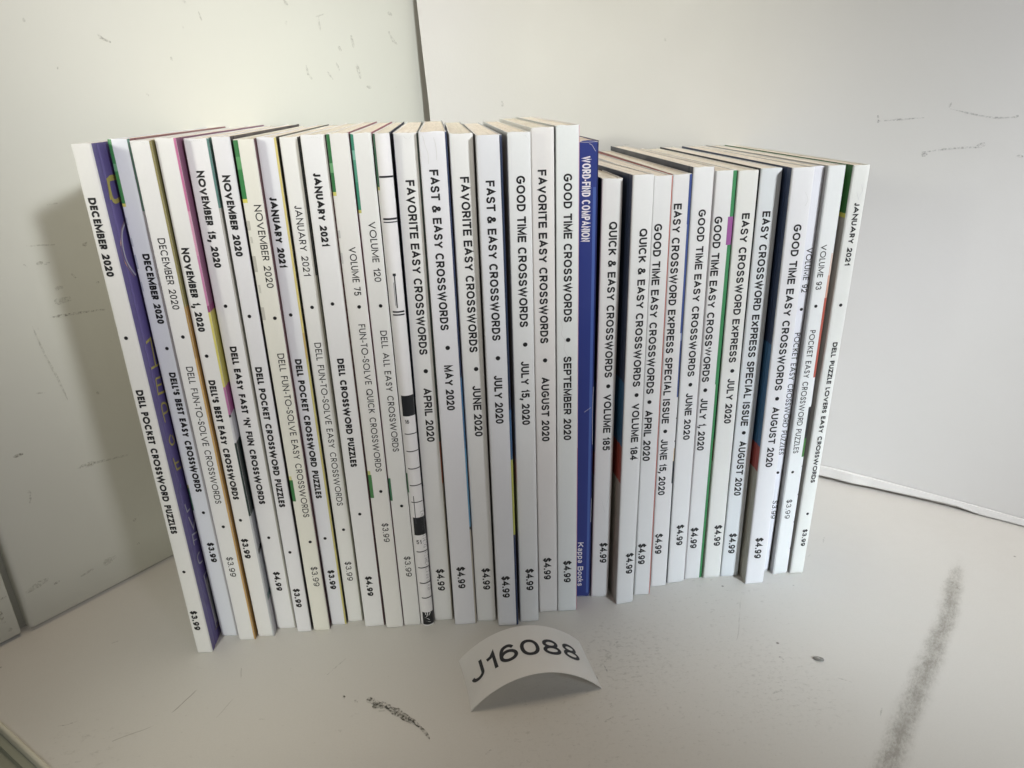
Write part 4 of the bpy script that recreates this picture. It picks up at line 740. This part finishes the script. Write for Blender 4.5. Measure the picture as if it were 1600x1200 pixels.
LABELS = {
 1: 'white book at the far left end, its purple front cover showing',
 2: 'bluish white book with a green corner strip, directly right of the purple cover',
 3: 'white book dated December 2020 in thin letters, dull gold edge down its right side',
 4: 'white book dated November 1, 2020 with a pink and yellow edge down its right side',
 5: 'white book dated November 15, 2020 priced $4.99, right of the pink and yellow edge',
 6: 'white book dated November 2020 in bold letters with a near-black cover edge',
 7: 'creamy white book dated November 2020 in thin letters with a green strip at top left',
 8: 'white book dated January 2021 in bold, pale yellow edge down its right side',
 9: 'white book dated January 2021 in thin letters, right of the pale yellow edge',
 10: 'white book dated January 2021 in bold, priced $4.99, directly left of volume 75',
 11: 'white book marked volume 75 in thin letters with a green strip at top left',
 12: 'white book marked volume 120 in thin letters with a teal strip at top left',
 13: 'book with rounded white spine printed with black crossword squares, 16 and 51',
 14: 'white book dated April 2020, directly right of the rounded crossword-patterned spine',
 15: 'white book dated May 2020 priced $4.99 in tall capitals with a creased top',
 16: 'tall white book dated June 2020, directly right of the May 2020 book',
 17: 'white book dated July 2020 with a navy and yellow-green edge down its right side',
 18: 'white book dated July 15, 2020, right of the navy and yellow-green edge',
 19: 'tall white book dated August 2020, between July 15 and September 2020',
 20: 'white book dated September 2020, last tall white spine before the blue book',
 21: 'slim royal blue book with white lettering and a worn top edge, middle of the row',
 22: 'shorter white book marked volume 185, first white spine right of the blue book',
 23: 'shorter white book marked volume 184 pulled forward, navy back cover showing',
 24: 'shorter white book dated April 2020 with a thin red line along its right edge',
 25: 'shorter white book dated June 15, 2020 with a blue strip on its right edge',
 26: 'shorter white book dated June 2020 standing slightly taller, right of the blue strip',
 27: 'shorter white book dated July 1, 2020, green and purple strip on its right edge',
 28: 'shorter white book dated July 2020, right of the green and purple strip',
 29: 'shorter white book dated August 2020, marked special issue, left of wide navy cover',
 30: 'shorter white book dated August 2020 pulled forward, wide navy and red cover showing',
 31: 'narrow bluish white book marked volume 92, partly hidden by its left neighbour',
 32: 'narrow white book marked volume 93 with a red strip on its right edge',
 33: 'slim white book dated January 2021 at the far right end of the row',
}
ART = [([(15.31, 192.57), (7.08, 192.75), (6.71, 185.94), (12.35, 185.65)], 1.5, (0.4605, 0.4085, 0.1238)), ([(12.68, 192.61), (6.02, 192.65), (5.38, 186.32)], 1.2, (0.4605, 0.4085, 0.1238)), ([(12.92, 178.2), (7.91, 175.3), (5.74, 170.67), (6.28, 165.04), (10.48, 159.58)], 0.8, (0.5069, 0.5069, 0.5696)), ([(11.39, 178.44), (6.93, 175.47), (4.65, 170.66), (5.06, 164.85), (9.09, 159.21)], 0.15, (0.5394, 0.3257, 0.1525)), ([(5.9, 135.82), (10.43, 136.05), (9.46, 125.91)], 1.0, (0.4605, 0.4085, 0.1238)), ([(5.15, 126.25), (13.66, 125.15)], 0.85, (0.4605, 0.4085, 0.1238)), ([(6.84, 121.59), (5.95, 115.82), (12.58, 114.4)], 0.85, (0.4605, 0.4085, 0.1238)), ([(6.52, 118.92), (10.67, 118.04)], 0.75, (0.4605, 0.4085, 0.1238)), ([(6.84, 121.59), (10.98, 120.76)], 0.75, (0.4605, 0.4085, 0.1238)), ([(6.28, 104.18), (6.35, 110.99), (10.13, 110.42), (10.92, 107.16), (6.32, 107.6)], 0.8, (0.4605, 0.4085, 0.1238)), ([(8.21, 98.17), (5.95, 96.82), (7.24, 94.28), (10.12, 94.23), (9.19, 97.43)], 0.75, (0.4605, 0.4085, 0.1238)), ([(5.61, 89.34), (6.58, 83.81), (10.5, 82.83)], 0.85, (0.4605, 0.4085, 0.1238)), ([(5.54, 86.88), (9.99, 85.65)], 0.75, (0.4605, 0.4085, 0.1238)), ([(6.48, 77.64), (6.24, 76.05)], 0.5, (0.1317, 0.3173, 0.4105)), ([(6.17, 68.57), (6.83, 64.64), (9.82, 64.29)], 0.7, (0.5069, 0.5069, 0.5696)), ([(6.9, 62.23), (9.09, 55.41), (11.62, 58.05)], 0.7, (0.5069, 0.5069, 0.5696)), ([(6.1, 49.44), (6.55, 54.03), (11.37, 52.39)], 0.7, (0.5069, 0.5069, 0.5696)), ([(6.48, 51.33), (9.84, 50.01)], 0.4, (0.5069, 0.5069, 0.5696)), ([(9.43, 44.05), (6.54, 43.57), (6.92, 40.17), (10.48, 38.9)], 0.7, (0.5069, 0.5069, 0.5696)), ([(10.44, 30.56), (10.23, 7.32)], 2.6, (0.3388, 0.327, 0.3759)), ([(10.42, 26.33), (10.63, 9.39)], 1.2, (0.1909, 0.2329, 0.2494)), ([(8.43, 33.02), (8.91, 5.34)], 0.8, (0.5069, 0.5069, 0.5696)), ([(12.34, 32.08), (12.33, 4.52)], 0.35, (0.1528, 0.21, 0.232)), ([(8.43, 33.02), (14.31, 32.27)], 0.4, (0.5069, 0.5069, 0.5696)), ([(7.23, 5.74), (15.32, 4.46)], 0.7, (0.2461, 0.1961, 0.1687)), ([(10.01, 29.9), (10.23, 7.32)], 0.3, (0.5722, 0.5508, 0.5095))]
def grid_extra(spine, sp, h):
    for s_, v, u0, u1, cap in (('16', 98.0, .32, .62, .0016), ('51', 42.9, .32, .68, .0019)):
        wid = .0056
        mb = MB(); text(mb, s_, 'n', (u1 - u0) * wid, lambda x, y, z, u0=u0, v=v: sp(u0 + x / wid, v / 1000 + y, .0001 + z), INK, cap)
        mb.build('printed_number', spine)
    mb = MB()
    for a, b in (((.35, 8.2), (.5, 6.4)), ((.62, 8.6), (.55, 5.4)), ((.8, 8.4), (.72, 6)), ((.4, 5), (.75, 3.6)), ((.45, 3), (.8, 2.4))):
        ribbon(mb, [a, ((a[0] + b[0]) / 2 + .06, (a[1] + b[1]) / 2), b], .05, lambda x, y, z: sp(x, y / 1000, .0001), WINK)
    rnd = random.Random(3)
    for k in range(64):      # fine print running up the right-hand edge
        v = 19 + k * .62
        if rnd.random() < .8: ribbon(mb, [(.86, v), (.93, v + rnd.uniform(-.1, .3))], .22, lambda x, y, z: sp(x, y / 1000, .0001), GREYINK)
    tag(mb.build('fine_print', spine), kind='stuff')
GREYINK = paint((.08, .08, .10), .5)
def cover_art(cv, pl):
    for i, (pts, w, col) in enumerate(ART):
        mb = MB()
        q = cat(pts, False, 4) if len(pts) > 3 else pts
        ribbon(mb, q, w, lambda x, y, z: pl(max(.0007, x / 1000), y / 1000) + Vector((z, 0, 0)), paint(col), False, i * 6e-6)
        mb.build('cover_print_mark', cv)
def worn_extra(spine, sp, h):
    mb = MB(); H = h * 1000
    for a in ([(.55, H - 1.0), (.68, H - 1.5), (.80, H - 3.0), (.86, H - 3.6)], [(.97, 2.0), (.93, .9), (.86, .5)], [(.2, .5), (.45, .8), (.7, .4)], [(.97, 78), (.94, 92), (.96, 104)], [(.1, H - .35), (.5, H - .5), (.95, H - .3)], [(.96, 40), (.97, 52)], [(.5, 93), (.85, 95)]):
        ribbon(mb, cat([(x * 7, y) for x, y in a], False, 3), .13, lambda x, y, z: sp(x / 7, min(max(y / 1000, .0001), h - .0001), .00009), CHIP)
    tag(mb.build('worn_edge', spine), kind='stuff')
CHIP = paint((.62, .62, .66), .6)
SPEC[21]['extra'] = worn_extra
SPEC[13]['extra'] = grid_extra
SPEC[1]['art'] = cover_art
for (i, quad, h, ln, bk, style, segs) in BOOKS:
    s = SPEC[i]; quad = list(quad)
    if 'wr' in s:            # the front cover's ink wraps a little way round the right-hand corner
        w0 = math.hypot(quad[2] - quad[0], quad[3] - quad[1]); k = (w0 + s['wr']) / w0
        quad[2] = quad[0] + (quad[2] - quad[0]) * k; quad[3] = quad[1] + (quad[3] - quad[1]) * k
        segs = [(a[0], a[1] / k, *a[2:]) for a in segs]
        s['bands'] = s.get('bands', []) + [(1 / k - .01, 1, v0, v1, c) for v1, v0, c in [(min(z[1], h - .1), z[0], z[2]) for z in s['bandr']]]
    o = make_book(i, quad, h, ln, bk, style, segs, s)
    tag(o, LABELS[i], 'book', 'puzzle books standing in one row')

# ------------------------------------------------------------------ curled label card
fl, bl, fr = Vector((-.0195, .2045, 0)), Vector((-.0257, .2307, 0)), Vector((.0308, .2136, 0))
cwid = bl - fl; ch = fr - fl; SAG = .0128
def card(s_, t_, o=0.0):
    z = SAG * (4 * s_ * (1 - s_)) ** .92
    ds = .002; z2 = SAG * (4 * min(1, s_ + ds) * (1 - min(1, s_ + ds))) ** .92; z1 = SAG * (4 * max(0, s_ - ds) * (1 - max(0, s_ - ds))) ** .92
    n_ = Vector((-(z2 - z1), 0, 2 * ds * ch.length)).normalized(); n3 = ch.normalized() * n_.x + Vector((0, 0, n_.z))
    return fl + ch * s_ + cwid * t_ + Vector((0, 0, z + .0003)) + n3 * o + ch.normalized() * .0006 * math.sin(t_ * 3) * (1 - s_)
mb = MB(); N = 48; rows = [[card(i / N, j / 8) for j in range(9)] for i in range(N + 1)]; lowr = [[card(i / N, j / 8, -.00022) for j in range(9)] for i in range(N + 1)]
CARD = paint((.84, .83, .81), .5, .03, 'label_card_paper')
_n = CARD.node_tree; _o = next(x for x in _n.nodes if x.type == 'OUTPUT_MATERIAL'); _t = _n.nodes.new('ShaderNodeBsdfTranslucent'); _t.inputs[0].default_value = (.80, .78, .74, 1)
_m = _n.nodes.new('ShaderNodeMixShader'); _m.inputs[0].default_value = .30      # thin paper lets some light through
_n.links.new(_n.nodes['Principled BSDF'].outputs[0], _m.inputs[1]); _n.links.new(_t.outputs[0], _m.inputs[2]); _n.links.new(_m.outputs[0], _o.inputs[0])
mb.grid(rows, CARD)
for j in (0, -1): mb.grid([[r[j] for r in rows], [r[j] for r in lowr]], CARD)
root = empty('label_card', (fl + fr) / 2)
tag(root, 'curled white paper label reading J16088 arched on the table in front of the books', 'label')
def shift(o):
    o.parent = root; o.matrix_parent_inverse = Matrix.Translation(-root.location); return o
shift(mb.build('paper', None, True))
mb = MB(); L = .0602
arc = [0.0]
for i in range(400): arc.append(arc[-1] + (card((i + 1) / 400, 0) - card(i / 400, 0)).length)
def s_of(a):
    a = max(0, min(arc[-1], a))
    for i in range(400):
        if arc[i + 1] >= a: return (i + (a - arc[i]) / (arc[i + 1] - arc[i])) / 400
    return 1
text(mb, 'J16088', 'n', 0.0485, lambda x, y, z: card(s_of(0.0035 + x), 0.36 + y / cwid.length, .00008 + z), INK, 0.0088, .17)
shift(mb.build('lettering'))
